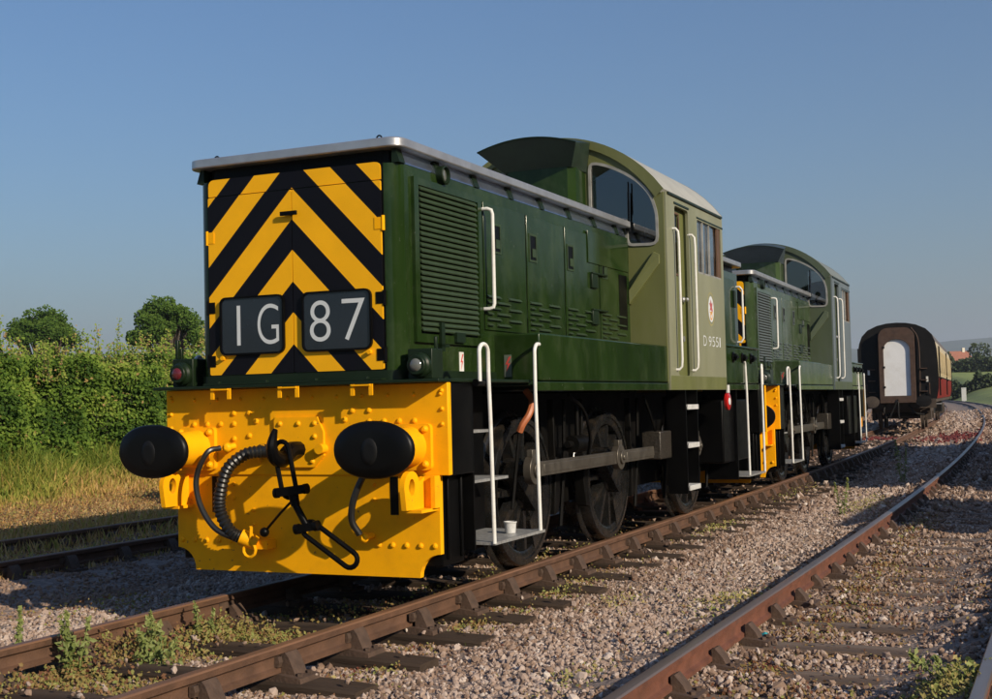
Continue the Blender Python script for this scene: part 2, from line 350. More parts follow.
def on_sleeper(x, y, half=1.3):
    r = np.zeros(len(x), bool)
    for tr, cx in TRACKS.items():
        off = {'loco': 0, 'right': .25, 'siding': .4, 'yard': .1}[tr]
        d = np.abs((y-SL0-off+SLP/2) % SLP - SLP/2)
        r |= (np.abs(x-cx) < half) & (d < .135)
    return r
def scatter_stones():
    Ps = []; Ss = []; Rs = []
    for (y0, y1, dens, s0) in ((-8, -1.5, 1500, .0148), (-1.5, 4, 1250, .0158), (4, 10, 800, .020), (10, 20, 330, .029), (20, 45, 110, .048), (45, 95, 26, .085)):
        n = int((y1-y0)*11.6*dens); x = rng.uniform(-6.4, 5.2, n); y = rng.uniform(y0, y1, n)
        k = ~(on_sleeper(x, y) & (rng.random(n) > .035))
        k &= ~((x < -3.0) & (rng.random(n) > .5))
        x, y = x[k], y[k]; s = s0*rng.lognormal(0, .30, len(x)); z = bed_z(x, y) + s*rng.uniform(-.15, .55, len(x))
        z = np.where(on_sleeper(x, y), -.175+s*.4, z)
        # little heaps along the six-foot and against the right-hand rail
        z += .03*np.exp(-((x-3.25)/.25)**2)*(rng.random(len(x)) < .6)
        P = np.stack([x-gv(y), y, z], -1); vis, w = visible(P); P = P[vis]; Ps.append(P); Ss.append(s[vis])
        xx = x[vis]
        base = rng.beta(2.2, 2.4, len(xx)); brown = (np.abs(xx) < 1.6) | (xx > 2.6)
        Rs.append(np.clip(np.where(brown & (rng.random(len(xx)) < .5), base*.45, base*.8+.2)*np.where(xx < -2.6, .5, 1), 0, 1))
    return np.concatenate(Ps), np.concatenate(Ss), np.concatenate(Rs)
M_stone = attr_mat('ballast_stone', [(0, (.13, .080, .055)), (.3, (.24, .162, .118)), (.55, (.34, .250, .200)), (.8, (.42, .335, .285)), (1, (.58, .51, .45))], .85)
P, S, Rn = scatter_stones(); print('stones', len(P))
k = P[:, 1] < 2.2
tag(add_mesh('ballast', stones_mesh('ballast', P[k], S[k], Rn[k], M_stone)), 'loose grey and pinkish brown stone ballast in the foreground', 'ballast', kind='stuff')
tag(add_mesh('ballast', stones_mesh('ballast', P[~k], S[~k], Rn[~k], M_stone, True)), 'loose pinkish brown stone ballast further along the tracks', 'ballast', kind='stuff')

# ------------------------------------------------------------------ tracks
M_rail = mat('rusty_rail', (.100, .050, .028), .72, var=.3, scale=7, dirt_or_sheen=(.070, .036, .021), dirt_or_sheen_amt=.7, dscale=3, bump=.25, bscale=70)
M_rail_r = mat('red_brown_rail', (.135, .050, .029), .7, var=.28, scale=7, dirt_or_sheen=(.07, .042, .03), dirt_or_sheen_amt=.6, dscale=2.5, bump=.25, bscale=70)
M_top_rust = mat('rusty_rail_head', (.165, .085, .046), .55, var=.25, scale=9, dirt_or_sheen=(.12, .062, .035), dirt_or_sheen_amt=.6, stretch=(1,.15,1))
M_top_shine = mat('worn_rail_head', (.25, .20, .18), .36, metal=.6, var=.15, scale=6, dirt_or_sheen=(.19, .10, .06), dirt_or_sheen_amt=.7, stretch=(1,.1,1))
M_sleeper = mat('sleeper_timber', (.054, .038, .028), .85, var=.45, scale=5, dirt_or_sheen=(.075, .056, .042), dirt_or_sheen_amt=.6, dscale=6, spec=.12, bump=.6, bscale=40, stretch=(.12,1,1))
M_sleeper_r = mat('sleeper_timber_pale', (.115, .075, .052), .85, var=.35, scale=5, dirt_or_sheen=(.17, .14, .115), dirt_or_sheen_amt=.6, dscale=6, bump=.6, bscale=40, stretch=(.12,1,1))
M_chair = mat('cast_chair', (.075, .045, .030), .75, var=.3, scale=12, bump=.3, bscale=50)
RP = [(.035,-.010),(.033,-.042),(.012,-.056),(.010,-.105),(.013,-.112),(.034,-.122),(.034,-.146),(-.034,-.146),(-.034,-.122),(-.013,-.112),(-.010,-.105),(-.012,-.056),(-.033,-.042),(-.035,-.010),(-.028,-.001),(0,.0015),(.028,-.001)]
def rail_mesh(name, cx, y0, y1, mats, dz=0):
    st = np.concatenate([np.arange(y0, min(y1, 40), .75), np.arange(40, max(41, y1), 3.0)]) if y1 > 40 else np.arange(y0, y1, .75)
    n = len(RP); vs_ = []; fs = []; mi = []
    for y in st:
        x = cx - g(y)
        for (a, b) in RP: vs_.append((x+a, y, b+dz))
    for i in range(len(st)-1):
        for k in range(n):
            k2 = (k+1) % n; fs.append((i*n+k, (i+1)*n+k, (i+1)*n+k2, i*n+k2)); mi.append(1 if k in (13, 14, 15, 16) else 0)
    fs.append(tuple(range(n))); mi.append(0); fs.append(tuple((len(st)-1)*n+k for k in range(n-1, -1, -1))); mi.append(0)
    mb = MB(); mb.v = vs_; mb.f = fs; mb.m = mi; return mb.mesh(name, mats, 30)
def chair_mesh():
    # cast iron rail chair: base, two jaws, timber key, screws; outer side is +x
    c = MB()
    c.prism([(-.19,-.195),(.19,-.195),(.185,-.165),(.06,-.150),(-.06,-.150),(-.185,-.165)], 'xz', -.10, .10)
    c.prism([(.037,-.16),(.13,-.16),(.118,-.13),(.085,-.06),(.062,-.035),(.037,-.045)], 'xz', -.06, .06)
    c.prism([(-.037,-.16),(-.12,-.16),(-.10,-.12),(-.055,-.07),(-.037,-.075)], 'xz', -.055, .055)
    c.prism([(.011,-.112),(.040,-.112),(.048,-.085),(.040,-.055),(.011,-.055)], 'xz', -.095, .105)
    for sx in (-.145, .15):
        c.cyl((sx, .05, -.172), (sx, .05, -.145), .018, n=6); c.cyl((sx, -.05, -.172), (sx, -.05, -.145), .018, n=6)
    return c.mesh('rail_chair', M_chair, 30)
def sleeper_meshes(m, k=4):
    out = []
    for i in range(k):
        b = MB(); nx = 9; xs_ = np.linspace(-1.3, 1.3, nx); vs_ = []; fs = []
        for j, x in enumerate(xs_):
            w0, w1 = -.125+rng.normal(0, .004), .125+rng.normal(0, .004); t = -.193+rng.normal(0, .003)-(.012 if j in (0, nx-1) else 0)
            vs_ += [(x, w0, -.33), (x, w0, t-.012), (x, w0+.014, t), (x, w1-.014, t), (x, w1, t-.012), (x, w1, -.33)]
        for j in range(nx-1):
            for q in range(6):
                q2 = (q+1) % 6; fs.append((j*6+q, (j+1)*6+q, (j+1)*6+q2, j*6+q2))
        fs.append(tuple(range(6))); fs.append(tuple((nx-1)*6+q for q in range(5, -1, -1)))
        b.add(vs_, fs); out.append(b.mesh('sleeper', m, 30))
    return out
CHAIR = chair_mesh()
def track(tr, label, y0, y1, rail_m, top_m, sl_m, chair_to, sl_to):
    cx = TRACKS[tr]; root = empty('railway_track', (cx, 0, 0)); tag(root, label, 'railway track')
    for s in (-1, 1):
        o = add_mesh('rail', rail_mesh('rail', s*.7525, y0, y1, [rail_m, top_m]), root)
    meshes = sleeper_meshes(sl_m)
    for y in sleeper_ys(tr, sl_to):
        if y < y0: continue
        sp = link('sleeper', meshes[int(rng.integers(0, 4))], root, (-g(y)+rng.normal(0, .012), y, rng.normal(0, .003)), gs(y)+rng.normal(0, .006))
        if y < chair_to:
            for s in (-1, 1): link('rail_chair', CHAIR, sp, (s*.7525, rng.normal(0, .01), 0), 0 if s > 0 else PI)
    return root
track('loco', 'rusty bullhead rail track on dark sleepers under the two green locomotives', -7.5, 300, M_rail, M_top_rust, M_sleeper, 26, 60)
track('right', 'running line with polished rail tops on pale sleepers, right of the locomotives', -7.5, 420, M_rail_r, M_top_shine, M_sleeper_r, 26, 70)
track('yard', 'yard road added under the shade-casting vans, out of frame on the right', -4, 34, M_rail, M_top_rust, M_sleeper, -9, 32)  # added only to carry the unseen shade-casting vans
track('siding', 'overgrown siding with brown rails in the shade, nearest the hedge', -4, 60, M_rail, M_top_rust, M_sleeper, 8, 8)
# ------------------------------------------------------------------ diesel locomotive
def glyph(ch, x0, x1, z0, z1, y, name, m, parent, plane='xz', depth=.003):
    cu = bpy.data.curves.new('txt', 'FONT'); cu.body = ch; cu.extrude = 0; cu.offset = -.012
    to = bpy.data.objects.new('txt', cu); COL.objects.link(to); bpy.context.view_layer.update()
    me = bpy.data.meshes.new_from_object(to.evaluated_get(bpy.context.evaluated_depsgraph_get()))
    co = np.empty(len(me.vertices)*3, np.float32); me.vertices.foreach_get('co', co); co = co.reshape(-1, 3)
    lo, hi = co.min(0), co.max(0); u = (co[:, 0]-lo[0])/max(1e-6, hi[0]-lo[0])*(x1-x0)+x0; w = (co[:, 1]-lo[1])/(hi[1]-lo[1])*(z1-z0)+z0
    t = np.full(len(u), y); co2 = np.stack([u, t, w], -1) if plane == 'xz' else np.stack([t, u, w], -1)
    me.vertices.foreach_set('co', co2.astype(np.float32).ravel()); me.update(); me.materials.clear(); me.materials.append(m); me.name = name
    o = add_mesh(name, me, parent); COL.objects.unlink(to); bpy.data.objects.remove(to); bpy.data.curves.remove(cu)
    return o
ARC = lambda x: 4.045-.60*(abs(x)/1.2)**2*(1-.0*abs(x)) if abs(x) < 1.2 else 3.42
def arch_z(x, hw=1.2, top=4.03, side=3.40):
    R = (hw**2+(top-side)**2)/(2*(top-side)); return top-R+math.sqrt(R*R-x*x)
LEND = 9.39

def beam_end(root, loc=(0,0,0), rz=0, front=True):
    """buffer beam with buffers, drawgear and hoses; built round y=0 facing -y"""
    L = []
    def K(o):
        if o.parent == root: o.location = loc; o.rotation_euler = (0, 0, rz)
        return o
    b = MB(); b.box(-1.144, 1.144, 0, .05, .864, 1.473); bb = K(b.build('buffer_beam', G['yellow'], root, bevel=.006))
    lp = [(-1.061, .870), (-1.061, .346)] + [(-1.061+.155*math.sin(a)*1.0, .189+.157*math.cos(a)) for a in np.linspace(0.12, PI/2, 7)] + [(.919-.013+.0, .189)]
    cut = [(1.061-.155*math.sin(a), .189+.157*math.cos(a)) for a in np.linspace(PI/2, .12, 7)]
    lp = [(-1.061, .870), (-1.061, .346)] + [(-1.061+.155*math.sin(a), .189+.157*math.cos(a)) for a in np.linspace(.12, PI/2, 7)] + cut + [(1.061, .346), (1.061, .870)]
    b = MB(); b.prism(lp, 'xz', .012, .06); b.build('skirt_plate', G['yellow'], bb, smooth=0)
    # recessed dark slots in the skirt
    for s in (-1, 1):
        b = MB(); x = s*.725; b.box(x-.030, x+.030, .0085, .02, .60, .855); b.build('slot', G['black'], bb, smooth=0)
    # rivets: too small to pick apart one by one
    rv = MB()
    def riv(x, z, y=0, r=.021): rv.lathe([(-.002, r), (.008, r*.86), (.015, r*.4)], (x, y, z), (0, -1, 0), 8)
    for x in np.linspace(-1.09, 1.09, 12): riv(x, 1.40, r=.014)
    for s in (-1, 1):
        for z in (1.30, 1.20, 1.42): riv(s*1.10, z, r=.016)
        for k in range(4): riv(s*(.55+.115*k), 1.225)
        for (x, z) in ((.42, 1.30), (.55, 1.30), (.42, 1.14), (.55, 1.12), (.42, 1.0), (.36, 1.24), (.33, .97)): riv(s*x, z)
        for k in range(5): riv(s*(.60+.105*k), .40, .012)
        for (x, z) in ((.57, .80), (.57, .70), (.40, .62), (.40, .52)): riv(s*x, z, .012, .015)
    o = rv.build('rivets', G['yellow'], bb); o['kind'] = 'stuff'
    # lamp irons below the ledge
    for x in (-.55, .01, .585):
        b = MB(); b.bar((x-.07, -.152, 1.468), (x+.07, -.152, 1.468), .035, .010); b.bar((x-.07, -.152, 1.475), (x-.07, -.152, 1.40), .028, .010, up=(0,1,0)); b.bar((x+.07, -.152, 1.475), (x+.07, -.152, 1.40), .028, .010, up=(0,1,0))
        K(b.build('lamp_bracket', G['yellow'], root))
    # drawhook plate, hook, coupling
    b = MB(); b.prism([(-.20, .92), (.12, .92), (.20, 1.0), (.20, 1.16), (.15, 1.265), (-.20, 1.265)], 'xz', -.022, 0)
    for (x, z) in ((-.15, 1.22), (0, 1.22), (.13, 1.22), (.13, 1.13), (-.15, .97), (.11, .96), (-.17, 1.1)): b.lathe([(-.002, .02), (.008, .017), (.015, .008)], (x, -.022, z), (0, -1, 0), 8)
    b.cyl((-.27, 0, 1.045), (-.27, -.07, 1.045), .035); b.cyl((.19, 0, 1.045), (.19, -.07, 1.045), .035)
    dp = K(b.build('drawhook_plate', G['yellow'], root))
    b = MB(); b.tube(smooth_path([(0, 0, 1.04), (0, -.12, 1.04), (0, -.22, .985), (0, -.31, 1.0), (0, -.345, 1.07), (0, -.325, 1.14), (0, -.30, 1.185)], 5), [.058]*10+[.058-.0020*k for k in range(21)], 10)
    K(b.build('draw_hook', G['black'], root))
    b = MB()
    def ring(c, d, w, L, r):   # an oblong link starting at c along d
        c = np.array(c, float); d = unit(d); side = unit(np.cross(d, (0, -1, .2))); pts = []
        for k in range(9): a = PI/2+PI*k/8; pts.append(c+d*(w*math.cos(a))+side*(w*math.sin(a)))
        for k in range(9): a = -PI/2+PI*k/8; pts.append(c+d*(L+w*math.cos(a))+side*(w*math.sin(a)))
        b.tube(pts, r, 8, closed=True)
    ring((.02, -.26, 1.05), (.22, -.02, -1), .055, .27, .017)
    b.bar((.00, -.27, .765), (.20, -.27, .79), .07, .06); b.cyl((-.005, -.27, .762), (-.03, -.27, .76), .035); b.cyl((.2, -.27, .79), (.225, -.27, .793), .035)
    b.cyl((.11, -.27, .77), (.13, -.27, .68), .036, .03); b.cyl((.12, -.27, .70), (.215, -.26, .535), .024)
    b.bar((.15, -.26, .525), (.27, -.26, .545), .06, .055); b.cyl((.15, -.26, .525), (.12, -.26, .52), .036); b.cyl((.27, -.26, .545), (.30, -.26, .55), .036)
    ring((.23, -.25, .52), (.88, .12, -.62), .052, .34, .018)
    b.tube([(.12, -.28, .72), (0, -.25, .63), (-.16, -.2, .50)], .009, 6); b.sphere((-.17, -.2, .49), .034, 10, 6)
    K(b.build('screw_coupling', G['black'], root))
    # vacuum hose with ribs
    pth = smooth_path([(-.27, -.04, 1.035), (-.36, -.14, 1.015), (-.47, -.19, .92), (-.535, -.19, .76), (-.545, -.18, .62), (-.47, -.16, .48), (-.36, -.13, .43)], 10)
    b = MB(); b.tube(pth, [.046 if k % 2 else .037 for k in range(len(pth))], 12); b.cyl((-.30, -.05, 1.035), (-.22, -.03, 1.035), .048)
    vh = K(b.build('vacuum_hose', G['rubber'], root))
    b = MB(); b.cyl((-.40, -.15, .45), (-.30, -.10, .40), .055, .05); b.box(-.34, -.22, -.1, .01, .36, .42); b.tube([(-.33+.05*math.cos(a), -.15, .36+.05*math.sin(a)) for a in np.linspace(0, 2*PI, 12)[:-1]], .011, 6, closed=True); b.bar((-.32, -.15, .43), (-.30, -.17, .52), .02, .03)
    b.build('hose_dummy', G['yellow'], vh)
    def hose(name, pts, r, ends):
        b = MB(); b.tube(smooth_path(pts, 8), r, 10); h = K(b.build(name, G['rubber'], root))
        for p in ends: b = MB(); b.sphere(p, .035, 8, 6); b.cyl(p, (p[0]+.02, .0, p[2]+.01), .022); b.build('hose_tap', G['yellow'], h)
    hose('brake_hose', [(-.60, -.10, 1.06), (-.645, -.19, 1.03), (-.715, -.22, .86), (-.69, -.22, .68), (-.58, -.20, .51), (-.42, -.15, .425)], .020, [(-.57, -.06, 1.06), (-.40, -.13, .42)])
    hose('air_hose', [(.60, -.06, .96), (.585, -.14, .88), (.52, -.17, .72), (.495, -.16, .58), (.53, -.12, .48)], .023, [(.60, -.04, .97), (.54, -.08, .455)])
    # side lugs with eye holes
    for s in (-1, 1):
        b = MB(); n = 14; x0 = s*.955
        outer = [(-.02, .655), (-.28, .655)] + [(-.20+.105*math.cos(a)*1, .80+.105*math.sin(a)) for a in np.linspace(PI, 0.3, 9)] + [(-.02, .86)]
        hole = [(-.20+.04*math.cos(a), .80+.055*math.sin(a)) for a in np.linspace(0, 2*PI, 13)[:-1]]
        for t in (0, 1): b.wall(outer, [hole], lambda u, w, t=t: (x0-.018+.036*t, u, w))
        for Lp in (outer, hole):
            m_ = len(Lp); b.add([(x0-.018, u, w) for u, w in Lp]+[(x0+.018, u, w) for u, w in Lp], [(i, (i+1) % m_, m_+(i+1) % m_, m_+i) for i in range(m_)])
        xa, xb = sorted((s*.915, s*1.05)); b.box(xa, xb, -.22 if s > 0 else -.17, .012, .635, .655)
        b.box(min(s*1.04, s*1.07), max(s*1.04, s*1.07), -.07, .012, .655, .865)
        b.box(min(s*.97, s*1.04), max(s*.97, s*1.04), -.03, .012, .655, .865)
        K(b.build('towing_lug', G['yellow'], root, smooth=30))
    # buffers
    for s in (-1, 1):
        x = s*.8635
        b = MB(); b.prism(rrect(x-.165, x+.165, .90, 1.205, .03, 3), 'xz', -.035, 0)
        b.lathe([(.03, .135), (.10, .128), (.30, .118), (.315, .105), (.33, .082), (.46, .080)], (x, 0, 1.054), (0, -1, 0), 24)
        for (dx, dz) in ((-.125, .115), (.125, .115), (-.125, -.115), (.125, -.115)): b.lathe([(-.002, .026), (.012, .024), (.025, .012)], (x+dx, -.035, 1.054+dz), (0, -1, 0), 8)
        b.cyl((x-.02, -.2, 1.054-.12), (x-.02, -.2, 1.054-.142), .022)
        bf = K(b.build('buffer', G['yellow'], root))
        b = MB(); n = 40; prof = [(.455, .16, .12), (.475, .285, .175), (.50, .288, .183), (.522, .27, .17), (.531, .18, .115), (.534, .06, .04)]
        vs_ = []; fs = []
        for (t, rx, rz_) in prof:
            for k in range(n):
                a = 2*PI*k/n; ca, sa = math.cos(a), math.sin(a); e = .93
                vs_.append((x+rx*math.copysign(abs(ca)**e, ca), -t, 1.054+rz_*math.copysign(abs(sa)**e, sa)))
        for i in range(len(prof)-1):
            for k in range(n): fs.append((i*n+k, (i+1)*n+k, (i+1)*n+(k+1) % n, i*n+(k+1) % n))
        fs.append(tuple(range(n))); fs.append(tuple((len(prof)-1)*n+k for k in range(n-1, -1, -1)))
        b.add(vs_, fs); b.build('buffer_head', G['buffer'], bf, smooth=60)
        b = MB(); b.lathe([(.530, .060), (.537, .056), (.5385, .03)], (x-.01, 0, 1.045), (0, -1, 0), 18, sx=1.0, sy=1.45); b.build('grease_patch', G['grease'], bf, smooth=60)
    return
G['buffer'] = mat('greased_buffer', (.003, .003, .003), .40, var=.3, scale=5, dirt_or_sheen=(.006, .006, .006), dirt_or_sheen_amt=.5, dscale=6, spec=.18)

def build_loco():
    R = empty('diesel_locomotive')
    HB = .82; yF = -.04
    # ---- underframe
    b = MB()
    for s in (-1, 1): b.box(s*.60-.015, s*.60+.015, .06, LEND-.06, .42, 1.40)
    b.box(-.585, .585, .2, LEND-.2, .95, 1.40); b.build('main_frame', G['soot'], R, smooth=0)
    b = MB(); b.box(-1.15, 1.15, -.14, 1.40, 1.475, 1.497); b.box(-1.15, 1.15, 8.78, LEND+.14, 1.475, 1.497); b.box(-1.13, 1.13, 1.40, 8.78, 1.455, 1.49)
    b.build('running_plate', G['green_dark'], R, bevel=.004)
    for s in (-1, 1):
        b = MB(); b.box(s*1.16, s*1.20, 1.40, 8.78, 1.413, 1.482); b.build('valance', G['green'], R, bevel=.006)
        # side boxes
        b = MB(); b.box(s*.60, s*1.195, 1.47, 4.80, 1.490, 1.855); bx_ = b.build('side_box', G['green'], R, bevel=.014)
        b = MB(); b.box(s*.60, s*1.195, 7.06, 8.74, 1.490, 1.915); b.box(s*.60, s*1.21, 7.06, 8.76, 1.915, 1.945); rb = b.build('side_box', G['green'], R, bevel=.012)
        for y in (7.45, 7.9, 8.35):
            b = MB(); b.lathe([(0, .065), (.012, .065), (.016, .045), (.05, .04)], (s*1.195, y, 1.80), (s, 0, 0), 14); b.bar((s*1.25, y-.05, 1.80), (s*1.25, y+.05, 1.80), .02, .03); b.build('box_handle', G['black'], rb)
        # black front and rear corner boxes behind the beams
        for (ya, yb_) in ((.055, .40), (LEND-.40, LEND-.055)):
            b = MB(); b.box(s*.62, s*1.135, ya, yb_, .86, 1.470); b.box(s*.62, s*1.05, ya+.012, yb_-.012, .26, .86); b.box(s*1.05, s*1.075, ya+.06, ya+.085, .30, .86); b.box(s*1.05, s*1.075, yb_-.085, yb_-.06, .30, .86)
            b.build('corner_box', G['black'], R, bevel=.008)
        # front and rear footsteps
        for (ya, yb_, d) in ((.52, 1.42, 1), (LEND-.52, LEND-1.42, -1)):
            lo, hi = sorted((ya, yb_))
            b = MB(); b.box(s*.70, s*.73, lo-.10, hi, .33, 1.47); b.box(s*.72, s*1.12, lo-.112, lo-.09, .33, 1.47); st = b.build('footstep', G['black'], R, smooth=0)
            for (z, x1, y2) in ((.375, 1.225, 1.0), (.79, 1.02, .78), (1.14, .98, .55)):
                b = MB(); yy = ya+(yb_-ya)*y2; b.prism([(s*.73, ya), (s*x1, ya), (s*x1, yy), (s*(x1-.10), yy), (s*.73, yy)], 'xy', z-.02, z); b.build('tread', G['chequer'], st, smooth=0)
            b = MB(); r = .0145
            def Q(x, y, z): return (s*x, y if d > 0 else LEND-y, z)
            top = 1.735
            loop = [Q(1.19, .40, 1.48), Q(1.19, .40, top-.06)] + [Q(1.19+.015*(1-math.cos(a))/2, .40+.055*(1-math.cos(a)), top-.055+.055*math.sin(a)) for a in np.linspace(0, PI, 11)] + [Q(1.205, .51, top-.2), Q(1.21, .515, 1.2), Q(1.215, .525, .365)]
            b.tube(loop, r, 10); h1 = b.build('handrail', G['white'], R)
            b = MB(); b.tube([Q(1.195, 1.46, 1.765), Q(1.195, 1.42, 1.765)] + [Q(1.20, 1.42-.065*math.sin(a), 1.765-.065*(1-math.cos(a))) for a in np.linspace(.2, PI/2, 6)] + [Q(1.205, 1.34, 1.4), Q(1.215, 1.35, .375)], r, 10); b.build('handrail', G['white'], R)
            b = MB(); b.cyl(Q(1.17, .37, 1.47), Q(1.17, .56, 1.47), .026); b.build('rail_clamp', G['black'], h1)
        # cab steps
        b = MB()
        for y in (5.42, 5.86): b.box(s*1.00, s*1.19, y-.012, y+.012, .34, 1.43)
        b.box(s*.98, s*1.0, 5.41, 5.87, .34, 1.43); cs = b.build('cab_steps', G['black'], R, smooth=0)
        for z in (.40, .84, 1.24):
            b = MB(); b.box(s*1.01, s*1.205, 5.435, 5.845, z, z+.022); b.box(s*1.19, s*1.207, 5.435, 5.845, z-.030, z+.022); b.build('tread', G['step_white'], cs, bevel=.004)
        # tanks and equipment under the footplate
        b = MB(); b.box(s*.64, s*1.08, 7.35, 8.6, .55, 1.30); b.build('air_tank', G['black'], R, bevel=.02)
        b = MB(); b.cyl((s*.84, 3.0, .95), (s*.84, 3.3, .95), .075, n=20); b.cyl((s*.84, 2.9, .95), (s*.84, 3.36, .95), .03); b.cyl((s*.84, 3.15, .95), (s*.84, 3.15, 1.3), .02); b.build('brake_cylinder', G['soot'], R)
        b = MB(); b.box(s*.86, s*1.06, 4.92, 5.30, .72, 1.00); b.build('sandbox', G['chequer_dark'], R, bevel=.012)
        for y in (2.95, 5.0, 6.0, 7.75):
            b = MB(); b.tube([(s*.80, y, 1.35), (s*.78, y+.02, .8), (s*.76, y-.05, .25)], .018, 6); b.build('sand_pipe', G['soot'], R)
        for (y, dy) in ((2.1, .72), (4.17, -.72), (4.17, .72), (6.85, -.72)):
            b = MB(); sg = 1 if dy > 0 else -1
            pts = [(y+sg*(.63), .60), (y+sg*.655, .85), (y+sg*.72, .85), (y+sg*.74, .60), (y+sg*.70, .38), (y+sg*.60, .36)]
            b.prism(pts, 'yz', s*.74-.05, s*.74+.05); b.bar((s*.74, y+sg*.70, .6), (s*.74, y+sg*.68, 1.35), .03, .06); b.build('brake_block', G['soot'], R, bevel=.006)
        b = MB(); b.tube(smooth_path([(s*.94, 1.78, 1.42), (s*1.0, 1.76, 1.34), (s*1.0, 1.70, 1.24), (s*.96, 1.66, 1.16), (s*.93, 1.66, 1.10)], 6), .027, 8); b.build('orange_hose', G['orange'], R)
        b = MB(); b.tube(smooth_path([(s*.93, 1.66, 1.10), (s*.90, 1.64, .8), (s*.88, 1.60, .5)], 5), .014, 6); b.build('drain_pipe', G['soot'], R)
        b = MB(); b.tube(smooth_path([(s*.98, 2.6, 1.38), (s*1.0, 2.9, 1.25), (s*.98, 3.1, 1.02), (s*.92, 3.2, .85)], 5), .016, 6); b.build('pipe', G['soot'], R)
        b = MB(); b.tube(smooth_path([(s*1.0, 4.6, 1.36), (s*1.02, 4.75, 1.15), (s*.98, 5.0, 1.0)], 5), .016, 6); b.build('pipe', G['soot'], R)
    # ---- wheels and rods
    wm = wheel_meshes()
    for y in (2.10, 4.17, 6.85):
        for s in (-1, 1):
            w = link('wheel', wm['centre'], R, (s*.70, y, .610), 0); w.rotation_euler = (0, 0, 0 if s > 0 else PI)
            link('tyre', wm['tyre'], w); link('balance_weight', wm['weight'], w); link('crank', wm['crank'], w)
        b = MB(); b.cyl((-.68, y, .61), (.68, y, .61), .085); b.build('axle', G['soot'], R)
    for s in (-1, 1):
        b = MB(); x0, x1 = s*.945, s*.985; z = .795; py = (2.10-.29, 4.17-.29, 6.85-.29)
        for a, c in ((0, 1), (1, 2)):
            ya, yb_ = py[a]+.10, py[c]-.10
            b.box(x0, x1, ya, yb_, z-.058, z+.058); b.box(x0+s*.008, x1+s*.004, ya+.1, yb_-.1, z-.036, z+.036)
        for y in py: b.cyl((x0-s*.012, y, z), (x1+s*.014, y, z), .115, n=20); b.cyl((x1, y, z), (x1+s*.035, y, z), .062, n=16); b.cyl((x1, y, z), (x1+s*.05, y, z), .028, n=8); b.box(x0-s*.004, x1+s*.007, y-.05, y+.05, z+.09, z+.16)
        b.build('coupling_rod', G['rod'], R, bevel=.004)
    # ---- long bonnet
    def plan(hw, y0, y1, r): return [(-hw, y1)] + [(-hw+r-r*math.cos(a), y0+r-r*math.sin(a)) for a in np.linspace(0, PI/2, 8)] + [(hw-r+r*math.sin(a), y0+r-r*math.cos(a)) for a in np.linspace(0, PI/2, 8)] + [(hw, y1)]
    b = MB(); b.prism(plan(HB, yF, 4.80, .115), 'xy', 1.493, 2.955)
    bn = b.build('bonnet', G['green'], R, smooth=30)
    b = MB(); b.prism(plan(HB+.012, yF-.012, 4.80, .12), 'xy', 1.499, 1.565); b.build('bonnet_plinth', G['green_dark'], bn, smooth=30)
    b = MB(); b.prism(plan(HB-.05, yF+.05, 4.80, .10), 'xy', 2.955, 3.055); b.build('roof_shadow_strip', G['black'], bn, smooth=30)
    b = MB(); b.prism(plan(.868, yF-.05, 4.74, .10), 'xy', 3.052, 3.118)
    rf = b.build('bonnet_roof', G['silver'], R, bevel=.010, smooth=30)
    for p in ((-.70, .05), (.66, .02)):
        b = MB(); b.tube([(p[0]+.02*math.cos(a), p[1], 3.137+.02*math.sin(a)) for a in np.linspace(0, 2*PI, 11)[:-1]], .006, 5, closed=True); b.build('lifting_eye', G['black'], rf)
    # cantrail: polished sloping panels between brackets
    for s in (-1, 1):
        ysb = [.02, .58, 1.20, 1.85, 2.50, 3.15, 3.80, 4.45, 4.74]
        for i in range(len(ysb)-1):
            b = MB(); ya, yb_ = ysb[i]+.045, ysb[i+1]-.03
            b.add([(s*.822, ya, 2.957), (s*.822, yb_, 2.957), (s*.785, yb_, 3.053), (s*.785, ya, 3.053), (s*.80, ya, 2.957), (s*.80, yb_, 2.957), (s*.77, yb_, 3.053), (s*.77, ya, 3.053)], [(0,1,2,3),(7,6,5,4),(0,4,5,1),(2,6,7,3),(1,5,6,2),(0,3,7,4)])
            b.build('cantrail_panel', G['sky_polish'], rf, smooth=0)
            b = MB(); b.prism([(s*.77, 2.957), (s*.832, 2.957), (s*.800, 3.052), (s*.77, 3.052)], 'xz', ysb[i]-.035, ysb[i]+.045); b.build('roof_bracket', G['green_dark'], rf, smooth=0)
    # front: chevron panel, doors
    pw = .705
    b = MB(); b.prism(round_poly([(-pw, 2.845), (pw, 2.845), (pw, 2.965), (-pw, 2.965)], [.005, .005, .05, .05]), 'xz', yF-.012, yF); b.build('front_panel', G['chevron'], R, smooth=30)
    for s in (-1, 1):
        b = MB(); b.prism(rrect(min(s*.003, s*pw), max(s*.003, s*pw), 1.572, 2.838, .012, 3), 'xz', yF-.018, yF)
        d = b.build('front_door', G['chevron'], R, smooth=30)
        for z in (2.55, 2.05, 1.67):
            b = MB(); b.cyl((s*(pw+.012), yF-.014, z-.05), (s*(pw+.012), yF-.014, z+.05), .013, n=8); b.box(s*(pw-.05), s*(pw+.01), yF-.022, yF-.012, z-.04, z+.04); b.build('hinge', G['yellow'] if z > 2.5 else G['black'], d)
        b = MB(); b.prism(round_poly([(s*pw, 2.955), (s*(pw+.012), 2.955), (s*(pw+.012), 1.565), (s*pw, 1.565)], .002), 'xz', yF-.006, yF); b.build('door_seal', G['black'], d, smooth=0)
        # headcode box
        x0, x1 = (-.605, -.068) if s < 0 else (.078, .625)
        fr = MB(); O = rrect(x0, x1, 1.708, 2.118, .05); I = offset_poly(O, .013); n = len(O)
